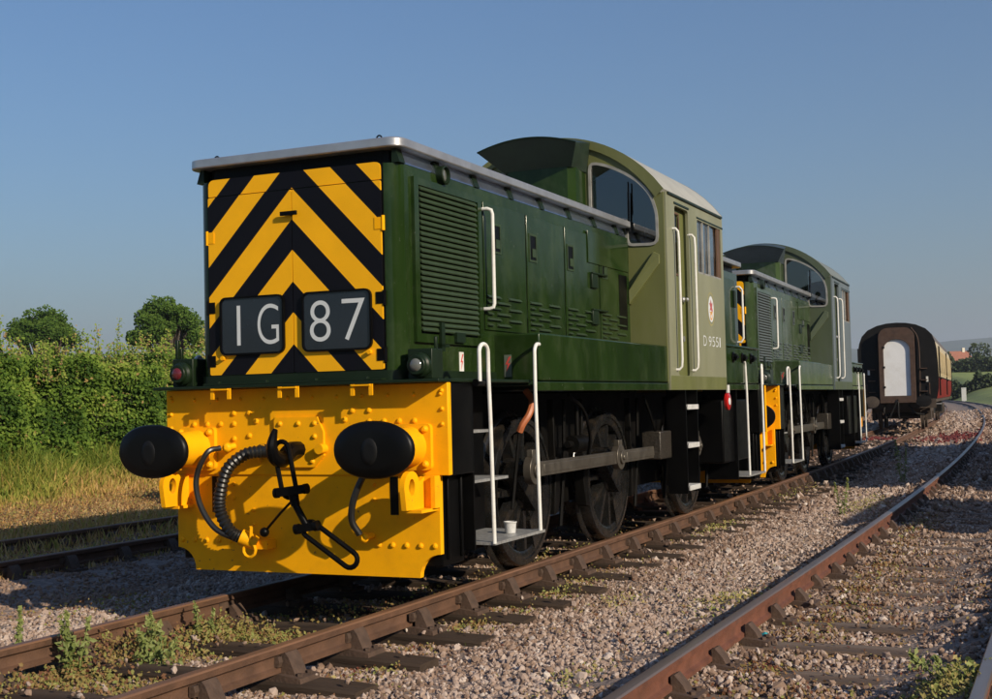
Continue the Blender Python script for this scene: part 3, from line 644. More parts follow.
        fr.wall(O, [I], lambda u, w: (u, yF-.040, w)); fr.add([(u, yF-.040, w) for u, w in O]+[(u, yF-.015, w) for u, w in O], [(i, (i+1) % n, n+(i+1) % n, n+i) for i in range(n)])
        fr.add([(u, yF-.040, w) for u, w in I]+[(u, yF-.029, w) for u, w in I], [(i, (i+1) % n, n+(i+1) % n, n+i) for i in range(n)])
        hc = fr.build('headcode_panel', G['black'], R, smooth=30)
        b = MB(); b.prism(offset_poly(O, .011), 'xz', yF-.030, yF-.02); b.build('headcode_glass', G['panelglass'], hc, smooth=0)
        for ch, a, c in ((('I', -.462, -.432), ('G', -.288, -.112)) if s < 0 else (('8', .140, .305), ('7', .395, .575))):
            glyph(ch, a, c, 1.775, 2.055, yF-.0312, 'headcode_character', G['letter'], hc)
        b = MB(); b.cyl((x0+.02 if s < 0 else x1-.02, yF-.02, 1.69), (x0+.02 if s < 0 else x1-.02, yF-.045, 1.69), .016, n=8); b.build('thumb_screw', G['yellow'], hc)
    b = MB(); b.box(-.075, .06, yF-.055, yF-.04, 2.655, 2.685); b.cyl((0, yF-.045, 2.67), (0, yF-.016, 2.67), .016); b.build('door_handle', G['black'], R, bevel=.003)
    b = MB(); b.box(-.72, .72, -.125, -.06, 1.5, 1.512)
    for x in np.linspace(-.6, .6, 4): b.cyl((x, -.1, 1.51), (x, -.1, 1.525), .014, n=6)
    b.build('footplate_strip', G['green_dark'], R, smooth=0)
    # marker lamps standing on the footplate
    for s in (-1, 1):
        b = MB(); x = s*.965; b.box(x-.095, x+.085, -.03, .13, 1.499, 1.70)
        b.lathe([(0, .085), (.03, .085), (.045, .07), (.075, .066)], (x, -.03, 1.59), (0, -1, 0), 18); b.bar((x+s*.075, .05, 1.69), (x+s*.075, .05, 1.78), .03, .02)
        if s < 0: b.box(x-.095, x-.07, .0, .03, 1.70, 1.84)
        lm_ = b.build('marker_lamp', G['green_dark'], R, bevel=.006)
        b = MB(); b.lathe([(0, .044), (.010, .036), (.016, .02)], (x, -.104, 1.59), (0, -1, 0), 16); b.build('lamp_lens', G['dark_red'] if s < 0 else G['lens'], lm_)
    # ---- bonnet sides
    slat = MB(); slat.add([(0, 0, 0), (0, .90, 0), (.016, .90, -.022), (.016, 0, -.022), (.012, 0, -.030), (.012, .90, -.030), (-.012, 0, -.006), (-.012, .90, -.006)], [(0,3,2,1),(3,4,5,2),(4,6,7,5),(6,0,1,7),(0,6,4,3),(1,2,5,7)])
    slat_me = slat.mesh('louvre_slat', G['green_lit'], 30)
    dash = MB(); dash.prism([(0, .0), (.021, -.017), (.021, -.021), (0, -.022)], 'xz', 0, .24); dash_me = dash.mesh('vent_slot', G['green_lit'], 30)
    dash2 = MB(); dash2.prism([(0, .0), (.021, -.017), (.021, -.021), (0, -.022)], 'xz', 0, .09); dash2_me = dash2.mesh('vent_slot', G['green_lit'], 30)
    for s in (-1, 1):
        X = s*HB
        b = MB(); O = [(.155, 1.755), (1.235, 1.755), (1.235, 2.885), (.155, 2.885)]; I = [(.22, 1.815), (1.17, 1.815), (1.17, 2.835), (.22, 2.835)]
        b.wall(O, [I], lambda u, w: (X+s*.026, u, w))
        for Lp in (O, I): b.add([(X-s*.004, u, w) for u, w in Lp]+[(X+s*.026, u, w) for u, w in Lp], [(i, (i+1) % 4, 4+(i+1) % 4, 4+i) for i in range(4)])
        gl = b.build('side_grille', G['green'], R, smooth=0)
        b = MB(); b.box(X+s*.001, X+s*.004, .225, 1.165, 1.82, 2.83); b.build('grille_backing', G['black'], gl, smooth=0)
        for k in range(26):
            z = 2.832-k*.0388
            o = link('louvre_slat', slat_me, gl, (X+s*.016, .245 if s > 0 else 1.145, z)); o.rotation_euler = (0, 0, 0 if s > 0 else PI)
        b = MB(); b.box(X+s*.03, X+s*.05, .48, .53, 1.70, 1.90); b.box(X, X+s*.05, .48, .60, 1.73, 1.75); b.build('grille_latch', G['green_dark'], gl); b = MB(); b.box(X, X+s*.05, .72, .86, 1.77, 1.84); b.build('grille_catch', G['green_dark'], gl)
        b = MB(); b.lathe([(0, .068), (.05, .068), (.056, .058), (.03, .050)], (X, .60, 2.955), (s, 0, 0), 20); hl = b.build('side_lamp', G['green_dark'], R); b = MB(); b.lathe([(.028, .05), (.038, .03)], (X, .60, 2.955), (s, 0, 0), 14); b.build('lamp_lens', G['lens'], hl)
        # access doors
        ds = (1.275, 2.115, 2.975, 3.87, 4.76)
        for i in range(4):
            ya, yb_ = ds[i]+.016, ds[i+1]-.016
            b = MB(); b.box(X-s*.002, X+s*.014, ya, yb_, 1.885, 2.865); d = b.build('bonnet_door', G['green'], R, bevel=.005)
            b = MB(); hy = ya+.05 if i else ya+.16; hz = 2.60
            b.box(X+s*.0125, X+s*.0165, hy, hy+.135, hz-.105, hz+.105); b.build('handle_recess', G['black'], d, smooth=0)
            b = MB(); n = 4; O = [(hy-.012, hz-.117), (hy+.147, hz-.117), (hy+.147, hz+.117), (hy-.012, hz+.117)]; I = [(hy+.004, hz-.10), (hy+.131, hz-.10), (hy+.131, hz+.10), (hy+.004, hz+.10)]
            b.wall(O, [I], lambda u, w: (X+s*.021, u, w))
            for Lp in (O, I): b.add([(X+s*.013, u, w) for u, w in Lp]+[(X+s*.021, u, w) for u, w in Lp], [(k, (k+1) % 4, 4+(k+1) % 4, 4+k) for k in range(4)])
            b.box(X+s*.017, X+s*.022, hy+.05, hy+.125, hz-.075, hz-.005); b.build('handle_frame', G['green_lit'], d, smooth=0)
            b = MB(); b.box(X+s*.001, X+s*.004, ya-.03, ya+.0, 1.885, 2.865); b.build('door_gap', G['black'], d, smooth=0)
            for z in (2.72, 2.05):
                b = MB(); b.cyl((X+s*.003, ya-.012, z-.04), (X+s*.003, ya-.012, z+.04), .006, n=8); b.build('hinge', G['green_dark'], d)
            w = yb_-ya
            for r_ in range(6):
                z = 2.155-r_*.043
                for q in range(2):
                    y0 = ya+.03+(.0 if r_ % 2 else .16*0)+q*w*.5 + (w*.22 if r_ % 2 else 0)
                    if y0+.24 < yb_-.01: o = link('vent_slot', dash_me, d, (X+s*.013, y0 if s > 0 else y0+.24, z)); o.rotation_euler = (0, 0, 0 if s > 0 else PI)
                y0 = ya+.03 if r_ % 2 else None
                if y0 is not None: o = link('vent_slot', dash2_me, d, (X+s*.013, y0 if s > 0 else y0+.09, z)); o.rotation_euler = (0, 0, 0 if s > 0 else PI)
        b = MB(); b.box(X+s*.0155, X+s*.024, 3.55, 4.72, 2.60, 2.90); b.build('filler_plate', G['green'], R, bevel=.03)
        for z in (2.50, 2.16):
            b = MB(); b.box(X+s*.012, X+s*.045, 3.62, 4.02, z, z+.018); b.box(X+s*.012, X+s*.04, 3.60, 3.76, z-.13, z); b.build('door_latch', G['green_dark'], R, bevel=.005)
        b = MB(); b.box(X+s*.0145, X+s*.0165, 4.42, 4.66, 2.02, 2.56); b.build('dark_recess', G['black'], R, smooth=0)
        # white grab rail
        b = MB(); b.tube([(X+s*.01, 1.27, 2.80), (X+s*.06, 1.27, 2.80), (X+s*.085, 1.28, 2.79), (X+s*.092, 1.285, 2.76), (X+s*.092, 1.285, 2.08), (X+s*.085, 1.28, 2.05), (X+s*.06, 1.27, 2.04), (X+s*.01, 1.27, 2.04)], .0145, 10); b.build('grab_rail', G['white'], R)
        # warning plates
        for (lx, y, z, face) in ((X+s*.0, .88, 1.62, 'side'), (s*.93, 1.47, 1.61, 'front')):
            b = MB()
            if face == 'side': b.box(X, X+s*.004, y-.035, y+.035, z-.085, z+.085)
            else: b.box(lx-.03, lx+.03, y-.004, y, z-.085, z+.085)
            wp = b.build('warning_plate', G['white'] if face == 'side' else G['dull_plate'], R, smooth=0)
            P_ = [(.012, .07), (-.02, .01), (.0, .012), (-.012, -.045), (.02, .022), (.0, .02), (.028, .07)]
            b = MB()
            if face == 'side': b.prism([(y+u, z+w) for u, w in P_], 'yz', X+s*.0045, X+s*.006); b.prism([(y-.028, z-.066), (y+.028, z-.066), (y+.028, z-.075), (y-.028, z-.075)], 'yz', X+s*.0045, X+s*.006)
            else: b.prism([(lx+u, z+w) for u, w in P_], 'xz', y-.006, y-.0045)
            b.build('lightning_flash', G['red_print'], wp, smooth=0)
    # ---- cab
    y0, y1, hw = 4.80, 7.03, 1.2
    zb = 1.495
    xsq = np.linspace(-hw, hw, 25)
    def cabwin(s):
        P_ = [(.43, 3.145), (.43, 3.765), (.60, 3.725), (.78, 3.64), (.95, 3.525), (1.07, 3.39), (1.135, 3.20), (1.135, 2.875), (.815, 2.885), (.805, 3.145)]
        P_ = round_poly(P_, [.02, .09, .1, .1, .1, .1, .1, .075, .06, .02], 3); return [(s*u, w) for u, w in P_]
    for (Y, sg) in ((y0, -1), (y1, 1)):
        b = MB(); out = [(-hw, zb), (hw, zb)] + [(x, arch_z(x)-.01) for x in xsq[::-1]]
        b.wall(out, [cabwin(1), cabwin(-1)], lambda u, w: (u, Y, w)); fw = b.build('cab_end_wall', G['olive'], R, smooth=0, solid=.035)
        for s in (-1, 1):
            O = offset_poly(cabwin(s), -.012); I = offset_poly(cabwin(s), .016); n = len(O)
            b = MB(); yo = Y+sg*.030; b.wall(O, [I], lambda u, w: (u, yo, w))
            for Lp in (O, I): b.add([(u, Y+sg*.012, w) for u, w in Lp]+[(u, yo, w) for u, w in Lp], [(i, (i+1) % n, n+(i+1) % n, n+i) for i in range(n)])
            wf = b.build('window_frame', G['frame_grey'], fw, smooth=0)
            b = MB(); b.wall(offset_poly(cabwin(s), .01), [], lambda u, w: (u, Y+sg*.004, w)); b.build('window_pane', G['glass_dark'], fw, smooth=0)
            b = MB(); b.bar((s*.845, Y+sg*.045, 3.08), (s*.85, Y+sg*.05, 3.42), .012, .018); b.bar((s*.855, Y+sg*.06, 3.20), (s*.855, Y+sg*.06, 3.52), .016, .012); b.box(s*.82, s*.86, Y+sg*.02, Y+sg*.08, 3.02, 3.12); b.build('wiper', G['black'], fw)
    # cab sides with openings
    for s in (-1, 1):
        dw = (5.17, 5.42, 2.62, 3.24); sw = (5.95, 6.94, 2.675, 3.255); dr = (5.10, 5.60, 1.56, 3.30)
        out = [(y0, zb-.08), (y1, zb-.08), (y1, 3.40), (y0, 3.40)]
        drh = rrect(*dr, .04, 3); swh = rrect(*sw, .02, 3)
        b = MB(); b.wall(out, [drh, swh], lambda u, w: (s*1.205, u, w)); cs_ = b.build('cab_side', G['olive_side'], R, smooth=0, solid=.03)
        b = MB(); J = rrect(dr[0]-.012, dr[1]+.012, dr[2]-.012, dr[3]+.012, .04, 3); n = len(J); b.add([(s*1.155, u, w) for u, w in J]+[(s*1.196, u, w) for u, w in J], [(i, (i+1) % n, n+(i+1) % n, n+i) for i in range(n)]); b.build('door_frame', G['olive'], cs_, smooth=0)
        b = MB(); dwh = rrect(*dw, .03, 3); b.wall(rrect(dr[0]-.12, dr[1]+.12, dr[2]-.04, dr[3]+.05, .04, 3), [dwh], lambda u, w: (s*1.150, u, w)); dd = b.build('cab_door', G['olive'], R, smooth=0, solid=.02)
        b = MB(); b.wall(dwh, [], lambda u, w: (s*1.148, u, w)); b.build('window_pane', G['glass_dark'], dd, smooth=0)
        b = MB()
        for (u0, u1, w0, w1) in ((dw[0]-.02, dw[0], dw[2], dw[3]), (dw[1], dw[1]+.02, dw[2], dw[3]), (dw[0]-.02, dw[1]+.02, dw[3], dw[3]+.02), (dw[0]-.02, dw[1]+.02, dw[2]-.02, dw[2])): b.box(s*1.152, s*1.168, u0, u1, w0, w1)
        b.build('window_frame', G['wood'], dd, smooth=0)
        b = MB(); b.lathe([(0, .03), (.02, .03), (.03, .018), (.06, .022), (.07, .01)], (s*1.158, 5.51, 2.36), (s, 0, 0), 12); b.cyl((s*1.158, 5.51, 1.95), (s*1.17, 5.51, 1.95), .03); b.build('door_knob', G['silver'], dd)
        b = MB(); b.box(s*1.206, s*1.228, 5.08, 5.62, 3.315, 3.335); b.build('door_rain_strip', G['green_dark'], cs_, smooth=0)
        # sliding side window
        b = MB(); b.wall(swh, [], lambda u, w: (s*1.190, u, w)); b.build('window_pane', G['glass_clear'], cs_, smooth=0)
        b = MB()
        for yy in (5.955, 6.20, 6.47): b.box(s*1.195, s*1.214, yy-.012, yy+.012, sw[2], sw[3])
        b.box(s*1.195, s*1.214, sw[0], sw[1], sw[2]-.005, sw[2]+.02); b.build('window_bar', G['frame_grey'], cs_, smooth=0)
        b = MB(); b.box(s*1.195, s*1.212, 6.80, 6.94, sw[2]+.021, sw[3]); b.build('wooden_shutter', G['wood'], cs_, smooth=0)
        b = MB(); b.box(s*1.206, s*1.224, sw[0]-.02, y1+.01, sw[3]+.012, sw[3]+.03); b.build('window_rain_strip', G['green_dark'], cs_, smooth=0)
        # handrails beside the door
        for yy in (5.04, 5.64):
            b = MB(); zt, zl = 3.05, 1.62; b.tube([(s*1.205, yy-.03, zt), (s*1.25, yy-.02, zt), (s*1.272, yy-.01, zt-.03), (s*1.275, yy, zt-.12), (s*1.275, yy+.0, zl+.1), (s*1.27, yy, zl+.03), (s*1.245, yy-.01, zl), (s*1.205, yy-.03, zl)], .013, 10); b.build('handrail', G['white'], R)
        b = MB(); b.box(s*1.19, s*1.222, y0+.01, y1-.01, 1.415, 1.56); b.build('cab_sill', G['olive'], R, bevel=.004)
        # diagonal cover on the cab front beside the bonnet
        b = MB(); b.add([(s*.84, y0-.10, 2.28), (s*.84, y0-.10, 2.42), (s*1.09, y0-.04, 2.80), (s*1.15, y0-.04, 2.77), (s*1.15, y0-.04, 2.68), (s*.84, y0-.018, 2.28), (s*.84, y0-.018, 2.42), (s*1.09, y0-.018, 2.80), (s*1.15, y0-.018, 2.77), (s*1.15, y0-.018, 2.68)], [(0,1,2,3,4),(9,8,7,6,5),(0,5,6,1),(1,6,7,2),(2,7,8,3),(3,8,9,4),(4,9,5,0)]); b.build('diagonal_cover', G['olive'], R, smooth=0, bevel=.006)
    # interior
    b = MB(); b.box(-1.1, 1.1, 5.0, 6.9, 1.50, 1.52); b.box(-.55, .55, 4.86, 5.35, 1.52, 2.75); b.box(-.75, .75, 6.55, 6.95, 1.52, 2.6); b.box(.62, 1.02, 5.9, 6.3, 1.52, 2.2); b.box(.66, .98, 6.25, 6.33, 2.2, 2.75); b.box(-1.02, -.62, 5.6, 6.0, 1.52, 2.2); b.box(-.98, -.66, 5.57, 5.65, 2.2, 2.75)
    b.box(.60, 1.05, 4.88, 5.1, 2.65, 2.95); b.cyl((.85, 5.1, 2.9), (.92, 5.15, 3.1), .02); b.sphere((.92, 5.15, 3.12), .05, 8, 6); b.build('cab_interior', G['interior'], R, smooth=0)
    # roof shell
    b = MB(); n = len(xsq); xo = [x*1.012 for x in xsq]; zt = [arch_z(x) for x in xsq]
    vs_ = []; fs = []
    for Y in (y0-.035, y1+.035):
        vs_ += [(xo[i], Y, zt[i]+.022) for i in range(n)] + [(x*.985, Y, z-.012) for x, z in zip(xsq, zt)]
    for i in range(n-1):
        fs += [(i, 2*n+i, 2*n+i+1, i+1)[::-1], (n+i, n+i+1, 3*n+i+1, 3*n+i)[::-1], (i, i+1, n+i+1, n+i)[::-1], (2*n+i, 3*n+i, 3*n+i+1, 2*n+i+1)[::-1]]
    fs += [(0, n, 3*n, 2*n), (n-1, 2*n-1+0, 4*n-1, 3*n-1)[::-1]]
    b.add(vs_, fs); cr = b.build('cab_roof', G['roofgrey'], R, smooth=40)
    for (Y, sg) in ((y0-.036, -1), (y1+.036, 1)):     # painted edge band of the roof arch
        b = MB(); vs_ = []
        for yy in (Y, Y+sg*.008):
            vs_ += [(xo[i], yy, zt[i]+.024) for i in range(n)] + [(x*.94, yy, z-.055) for x, z in zip(xsq, zt)]
        fs = []
        for i in range(n-1): fs += [(2*n+i, 2*n+i+1, 3*n+i+1, 3*n+i), (i, 2*n+i, 2*n+i+1, i+1), (n+i, n+i+1, 3*n+i+1, 3*n+i)]
        b.add(vs_, fs); b.build('roof_edge', G['olive'], cr, smooth=30)
    for s in (-1, 1):
        b = MB(); b.box(s*1.212, s*1.238, y0+.05, y1-.05, 3.385, 3.405); b.build('gutter', G['green_dark'], cr, smooth=0)
    # exhaust housing and flared hood in front of the cab
    b = MB(); hx = .385; b.prism([(-hx+.06, 4.42), (hx-.06, 4.42), (hx, 4.50), (hx, 4.78), (-hx, 4.78), (-hx, 4.50)], 'xy', 3.11, 3.70); b.build('exhaust_housing', G['green'], R, smooth=0)
    b = MB(); k = np.linspace(-1, 1, 17); tf = [(.53*q, 4.14, 3.945-.095*q*q) for q in k]; tb = [(.45*q, 4.78, 4.052-.085*q*q) for q in k]; lf = [(.37*q, 4.425, 3.675) for q in k]; lb = [(.40*q, 4.78, 3.66) for q in k]; n = 17
    fs = []
    for i in range(n-1): fs += [(i, i+1, n+i+1, n+i), (2*n+i, 2*n+i+1, i+1, i), (3*n+i, 3*n+i+1, 2*n+i+1, 2*n+i)]
    fs += [(0, n, 3*n, 2*n), (n-1, 3*n-1, 4*n-1, 2*n-1)]
    b.add(tf+tb+lf+lb, fs); b.build('exhaust_hood', G['hood'], R, smooth=25)
    b = MB(); b.tube([(tf[i][0], tf[i][1]-.006, tf[i][2]+.002) for i in range(n)], .010, 6); b.build('hood_rim', G['green_dark'], R)
    # crest and number on the cab side
    for s in (-1, 1):
        def ell(a, c, cy, cz, n=28): return [(cy+a*math.cos(t), cz+c*math.sin(t)) for t in np.linspace(0, 2*PI, n+1)[:-1]]
        xx = s*1.2215; cy, cz = 6.42, 2.31
        b = MB(); b.wall(ell(.155, .185, cy, cz), [ell(.145, .175, cy, cz)], lambda u, w: (xx, u, w)); cg = b.build('crest', G['crest_gold'], R, smooth=0)
        b = MB(); b.wall(ell(.115, .145, cy, cz), [], lambda u, w: (xx+s*.001, u, w)); b.build('crest_shield', G['letter'], cg, smooth=0)
        b = MB(); b.wall([(cy-.06, cz-.02), (cy-.03, cz+.02), (cy-.075, cz+.07), (cy-.03, cz+.06), (cy-.01, cz+.11), (cy+.03, cz+.06), (cy+.07, cz+.08), (cy+.045, cz+.02), (cy+.075, cz-.02), (cy+.03, cz-.03), (cy+.0, cz-.01)], [], lambda u, w: (xx+s*.002, u, w)); b.build('crest_lion', G['crest_red'], cg, smooth=0)
        b = MB(); b.wall(ell(.05, .045, cy, cz-.08, 16), [ell(.025, .022, cy, cz-.08, 16)], lambda u, w: (xx+s*.002, u, w)); b.wall([(cy-.07, cz-.028), (cy+.07, cz-.028), (cy+.06, cz-.042), (cy-.06, cz-.042)], [], lambda u, w: (xx+s*.002, u, w)); b.build('crest_wheel', G['crest_orange'], cg, smooth=0)
        xs_ = [(6.07, 6.20, 'D'), (6.29, 6.40, '9'), (6.44, 6.55, '5'), (6.59, 6.70, '5'), (6.75, 6.79, '1')]
        for (a, c, ch) in xs_:
            if s < 0: a, c = 6.07+6.81-a, 6.07+6.81-c
            glyph(ch, a, c, 1.895, 2.005, xx, 'number_character', G['letter'], R, 'yz')
    # ---- short bonnet behind the cab
    def planr(hw_, a, c, r): return [(x, a+c-y) for x, y in plan(hw_, a, c, r)]
    b = MB(); b.prism(planr(HB, 7.03, LEND+.02, .115), 'xy', 1.493, 2.955); sb = b.build('short_bonnet', G['green'], R, smooth=30)
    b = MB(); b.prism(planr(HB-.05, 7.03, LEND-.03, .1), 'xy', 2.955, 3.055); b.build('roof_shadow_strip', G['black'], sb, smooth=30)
    b = MB(); b.prism(planr(.868, 7.09, LEND+.07, .10), 'xy', 3.052, 3.118); b.build('bonnet_roof', G['silver'], R, bevel=.01, smooth=30)
    for s in (-1, 1):
        X = s*HB
        b = MB(); b.box(X-s*.002, X+s*.014, 7.3, 8.3, 1.96, 2.865); b.build('bonnet_door', G['green'], R, bevel=.005)
        b = MB(); b.box(X-s*.002, X+s*.014, 8.34, 9.1, 1.96, 2.865); d = b.build('bonnet_door', G['green'], R, bevel=.005)
        b = MB(); b.box(X+s*.012, X+s*.04, 8.98, 9.08, 2.5, 2.72); b.build('door_latch', G['green_dark'], d)
        b = MB(); b.tube([(X+s*.01, 9.2, 2.78), (X+s*.06, 9.2, 2.78), (X+s*.09, 9.21, 2.74), (X+s*.092, 9.21, 2.1), (X+s*.06, 9.2, 2.05), (X+s*.01, 9.2, 2.05)], .0145, 10); b.build('grab_rail', G['white'], R)
        # tail lamp hanging under the footplate
        b = MB(); b.box(s*1.203, s*1.222, 7.07, 7.14, 1.38, 1.47); b.bar((s*1.2, 7.10, 1.40), (s*1.2, 7.10, 1.28), .02, .02); tl = b.build('tail_lamp_bracket', G['white'], R)
        b = MB(); b.lathe([(0, .10), (.03, .10), (.036, .09)], (s*1.19, 7.10, 1.28), (s, 0, 0), 20); b.build('tail_lamp', G['red'], tl); b = MB(); b.lathe([(.030, .045), (.042, .04)], (s*1.19, 7.10, 1.28), (s, 0, 0), 16); b.build('tail_lamp', G['letter'], tl)
    pw = .705
    b = MB(); b.prism(rrect(-pw, pw, 1.572, 2.95, .03, 3), 'xz', LEND+.02, LEND+.034); b.build('rear_panel', G['chevron'], R, smooth=30)
    beam_end(R); beam_end(R, (0, LEND, 0), PI)
    return R
def wheel_meshes():
    M_ = {}
    b = MB(); b.lathe([(-.065, .555), (-.065, .645), (-.055, .655), (-.038, .642), (-.030, .612), (.055, .606), (.068, .598), (.072, .555), (-.065, .555)], (0, 0, 0), (1, 0, 0), 48, 0, caps=False)
    b.add([], []); M_['tyre'] = b.mesh('tyre', [G['wheel']], 40)
    b = MB(); n = 48
    b.lathe([(-.045, .47), (-.045, .556), (.062, .556), (.062, .515), (.05, .47)], (0, 0, 0), (1, 0, 0), n)
    b.v, b.f, b.m = [], [], []
    prof = [(-.045, .49), (-.045, .556), (.06, .556), (.064, .52), (.05, .49)]; vs_ = []; fs = []
    for (t, r) in prof:
        for k in range(n): a = 2*PI*k/n; vs_.append((t, r*math.cos(a), r*math.sin(a)))
    for i in range(len(prof)):
        j = (i+1) % len(prof)
        for k in range(n): fs.append((i*n+k, i*n+(k+1) % n, j*n+(k+1) % n, j*n+k)[::-1])
    b.add(vs_, fs); b.lathe([(-.06, .14), (.06, .14), (.085, .12), (.09, .085), (.10, .08)], (0, 0, 0), (1, 0, 0), 24)
    for k in range(11):
        a = 2*PI*(k+.5)/11; c, s_ = math.cos(a), math.sin(a)
        t = np.array([0, -s_, c]); r = np.array([0, c, s_]); x = np.array([1, 0, 0.])
        p, q = r*.12, r*.50
        vs_ = [p+t*w+x*h for w, h in ((-.05, -.03), (.05, -.03), (.03, .055), (-.03, .055))] + [q+t*w+x*h for w, h in ((-.036, -.025), (.036, -.025), (.02, .04), (-.02, .04))]
        b.add(vs_, [(0,3,2,1),(4,5,6,7),(0,1,5,4),(1,2,6,5),(2,3,7,6),(3,0,4,7)])
    M_['centre'] = b.mesh('wheel', G['wheel'], 35)
    b = MB(); aa = np.linspace(-.62, .62, 11)+math.atan2(-.185, .29)
    P_ = [(.53*math.cos(a), .53*math.sin(a)) for a in aa] + [(.27*math.cos(a), .27*math.sin(a)) for a in aa[::-1]]
    b.prism(P_, 'yz', -.02, .066); M_['weight'] = b.mesh('balance_weight', G['wheel'], 30)
    b = MB(); d = unit((0, -.29, .185)); t = np.array([0, -d[2], d[1]]); e = d*.344
    P3 = [(d*-.10+t*.13), (e+t*.09+d*.03), (e+d*.11), (e-t*.09+d*.03), (d*-.10-t*.13)]
    b.prism([(p[1], p[2]) for p in P3], 'yz', .03, .16); b.cyl((.14, e[1], e[2]), (.30, e[1], e[2]), .055, n=16); M_['crank'] = b.mesh('crank', G['wheel'], 35)
    return M_
LOCO = build_loco()
tag(LOCO, 'dark green diesel shunting locomotive with striped yellow front, headcode 1G87, nearest the camera', 'locomotive', 'green shunting locomotives')
for o in LOCO.children_recursive: o.color = (1, 1, 1, 1)
y2 = 10.455
LOCO2 = copy_tree(LOCO, None, skip=('crest', 'crest_shield', 'crest_lion', 'crest_wheel', 'number_character', 'tail_lamp_bracket', 'orange_hose'))
LOCO2.location = (-g(y2), y2, 0); LOCO2.rotation_euler = (0, 0, math.atan2(g(y2+9.4)-g(y2), 9.4))
LOCO2['label'] = 'faded grey-green diesel shunting locomotive coupled behind the nearer one, cream coach beyond it'
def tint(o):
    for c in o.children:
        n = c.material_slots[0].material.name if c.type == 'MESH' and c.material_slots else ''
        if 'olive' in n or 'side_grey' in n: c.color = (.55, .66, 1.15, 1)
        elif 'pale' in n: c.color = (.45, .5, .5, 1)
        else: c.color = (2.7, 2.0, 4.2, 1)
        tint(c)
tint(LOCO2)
# small pot left on the bottom footstep
b = MB(); b.lathe([(0, .036), (.002, .039), (.072, .045), (.076, .049), (.085, .049), (.084, .043), (.075, .041), (.02, .034)], (1.08, 1.10, .376), (0, 0, 1), 18)
tag(b.build('paint_pot', G['step_white']), 'small white pot standing on the bottom front footstep of the nearer locomotive', 'pot')
# ------------------------------------------------------------------ railway coach
C_end = mat('coach_end_black', (.005, .0045, .0045), .6, var=.3, scale=3, dirt_or_sheen=(.010, .009, .008), dirt_or_sheen_amt=.5, spec=.25)
C_mar = mat('coach_maroon', (.17, .010, .010), .5, var=.12, scale=3, spec=.15)
C_cream = mat('coach_cream', (.55, .45, .27), .38, var=.06, scale=3, coat=.2)
C_roof = mat('coach_roof', (.11, .10, .10), .7, var=.2)
C_gang = mat('gangway_rust', (.060, .032, .021), .75, var=.3, scale=6, dirt_or_sheen=(.05, .035, .028), dirt_or_sheen_amt=.6)
C_door = mat('gangway_door_white', (.70, .71, .72), .5, var=.05, scale=2, dirt_or_sheen=(.5, .47, .42), dirt_or_sheen_amt=.3)
C_glass = mat('coach_window', (.03, .035, .04), .1, coat=.3)
C_bogie = mat('bogie_brown', (.055, .040, .030), .8, var=.3, scale=6)
C_red = mat('red_oxide_ground', (.13, .022, .02), .9, var=.3, scale=9)
